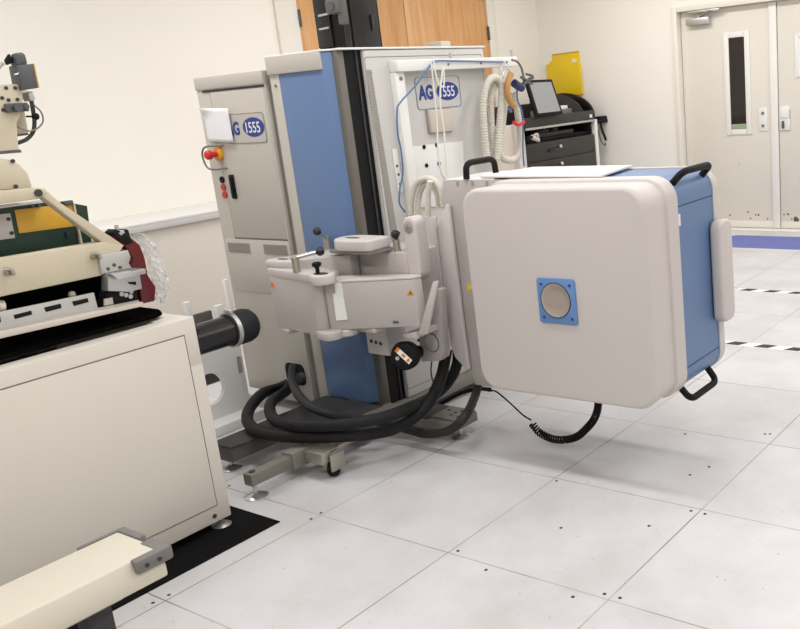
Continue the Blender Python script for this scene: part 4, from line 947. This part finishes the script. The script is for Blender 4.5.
# plate with hole: ring of quads from the circle to the border
N_ = 48; ring_i = [(zc.y-.01+hr*math.cos(2*PI*k/N_), zc.z-.005+hr*math.sin(2*PI*k/N_)) for k in range(N_)]
def border(a):
    cx, cz = zc.y-.01, zc.z-.005; dx, dz = math.cos(a), math.sin(a); zt_ = A(230, 330, x=WX).z; ts_ = []
    if dx > 1e-9: ts_.append((yb1-cx)/dx)
    if dx < -1e-9: ts_.append((yb0-cx)/dx)
    if dz > 1e-9: ts_.append((zt_-cz)/dz)
    if dz < -1e-9: ts_.append((.045-cz)/dz)
    t = min(x for x in ts_ if x > 0); return (cx+dx*t, cz+dz*t)
ring_o = [border(2*PI*k/N_) for k in range(N_)]
V = {}
for nm, ring_, x in (('if', ring_i, WX), ('of', ring_o, WX), ('ib', ring_i, WX-.025), ('ob', ring_o, WX-.025)):
    V[nm] = [b.verts.new((x, p[0], p[1])) for p in ring_]
for k in range(N_):
    j = (k+1) % N_
    b.faces.new((V['if'][k], V['of'][k], V['of'][j], V['if'][j])); b.faces.new((V['ib'][k], V['ib'][j], V['ob'][j], V['ob'][k]))
    b.faces.new((V['if'][k], V['if'][j], V['ib'][j], V['ib'][k])); b.faces.new((V['of'][k], V['ob'][k], V['ob'][j], V['of'][j]))
bmesh.ops.recalc_face_normals(b, faces=b.faces)
obj('side_plate', b, 'white', ws)
obj('base_plate', bx(WX-.35, WX+.1, yb0, yb1+.03, .0, .045, .004), 'white', ws)
zt1 = A(229, 279, x=WX).z
pst = obj('post', bx(WX-.02, WX-.002, yb1+.0005, yb1+.024, .045, zt1, .003), 'white', ws)
obj('post_plate', quad([A(236.5, 357, x=WX+.004), A(240, 356, x=WX+.004), A(242.5, 372, x=WX+.004), A(239, 373, x=WX+.004)], (1, 0, 0), .003), 'vent grey', pst)
for u, v, w in ((188, 302, .014), (220, 305, .020)):
    q = A(u, v, x=WX); obj('post', bx(WX-.024, WX-.002, q.y-w, q.y+w, A(230, 330, x=WX).z+.0005, q.z, .003), 'white', ws)
obj('dark_backing', bx(WX-.13, WX-.11, yb0, yb1-.02, A(212, 384, x=WX-.11).z, .52, .003), 'dark grey', ws)  # dark panel added so the upper part of the cut-out looks dark
obj('foot_block', bx(WX-.2, WX+.02, yb1+.03, yb1+.11, .0, .10, .006), 'white', ws)

# ================================================================== BEAM IN THE FOREGROUND
ZA = .40
bxl, bxr, bye = -.93, -.737, -1.418
zb_ = A(165, 576, x=bxr).z
bm = thing('guard_beam', 'pale beige boxed beam with grey corner bumper in front of the machine base', 'beam', (-.835, -2.0, 0))
obj('housing', prism([(bxl, zb_), (bxr+.006, zb_), (bxr+.006, zb_+.03), (bxr-.012, ZA), (bxl, ZA)], 'y', -2.9, bye, .006, 3), 'pale beige', bm)
cbm = join(bx(bxl-.012, bxl, bye-.10, bye+.012, ZA-.03, ZA+.003, .004), bx(bxl-.012, bxl+.09, bye, bye+.022, ZA-.03, ZA+.003, .005), bx(bxr-.075, bxr+.014, bye-.015, bye+.02, ZA-.032, ZA+.003, .005), bx(bxr-.016, bxr+.014, bye-.075, bye+.018, ZA-.034, ZA+.003, .005))
bp_ = obj('corner_bumper', cbm, 'bumper grey', bm)
parts('bumper_screw', [cyl((bxr+.014, bye-y, ZA-.017), (bxr+.0155, bye-y, ZA-.017), .0055, seg=12) for y in (.018, .05)], 'charcoal', bp_)
obj('lower_rail', bx(bxl+.03, bxr-.03, -2.7, bye-.10, zb_-.02, zb_, .003), 'vent grey', bm)
lg = obj('leg', join(bx(-.84, -.78, -1.60, -1.54, .10, zb_-.02, .005), bx(-.87, -.75, -1.62, -1.52, .085, .105, .004)), 'charcoal', bm)
obj('wheel', cyl((-.83, -1.57, .045), (-.79, -1.57, .045), .045, ch=.006), 'black', lg)
lg = obj('leg', join(bx(-.86, -.80, -2.66, -2.60, .10, zb_-.02, .005)), 'charcoal', bm)
obj('wheel', cyl((-.85, -2.63, .05), (-.81, -2.63, .05), .05, ch=.006), 'black', lg)

# ================================================================== LIGHT
def lamp(name, x, y, sx, sy, w, col=(1, .993, .985), rz=0):
    l = bpy.data.lights.new(name, 'AREA'); l.shape = 'RECTANGLE'; l.size = sx; l.size_y = sy; l.energy = w; l.color = col
    o = bpy.data.objects.new(name, l); C.objects.link(o); o.location = (x, y, H-.03); o.rotation_euler = (0, 0, rz); return o
for x in (-2.6, -.6, 1.4):
    for y in (-2.6, -.4, 1.8, 4.0):
        lamp('ceiling_lamp', x, y, 1.2, .3, 19)
w = bpy.data.worlds.new('world'); sc.world = w; w.use_nodes = True
w.node_tree.nodes['Background'].inputs[0].default_value = (1, .97, .93, 1); w.node_tree.nodes['Background'].inputs[1].default_value = .3
sc.view_settings.view_transform = 'Standard'; sc.view_settings.look = 'None'; sc.view_settings.gamma = 1
sc.view_settings.exposure = 0; sc.view_settings.use_curve_mapping = False
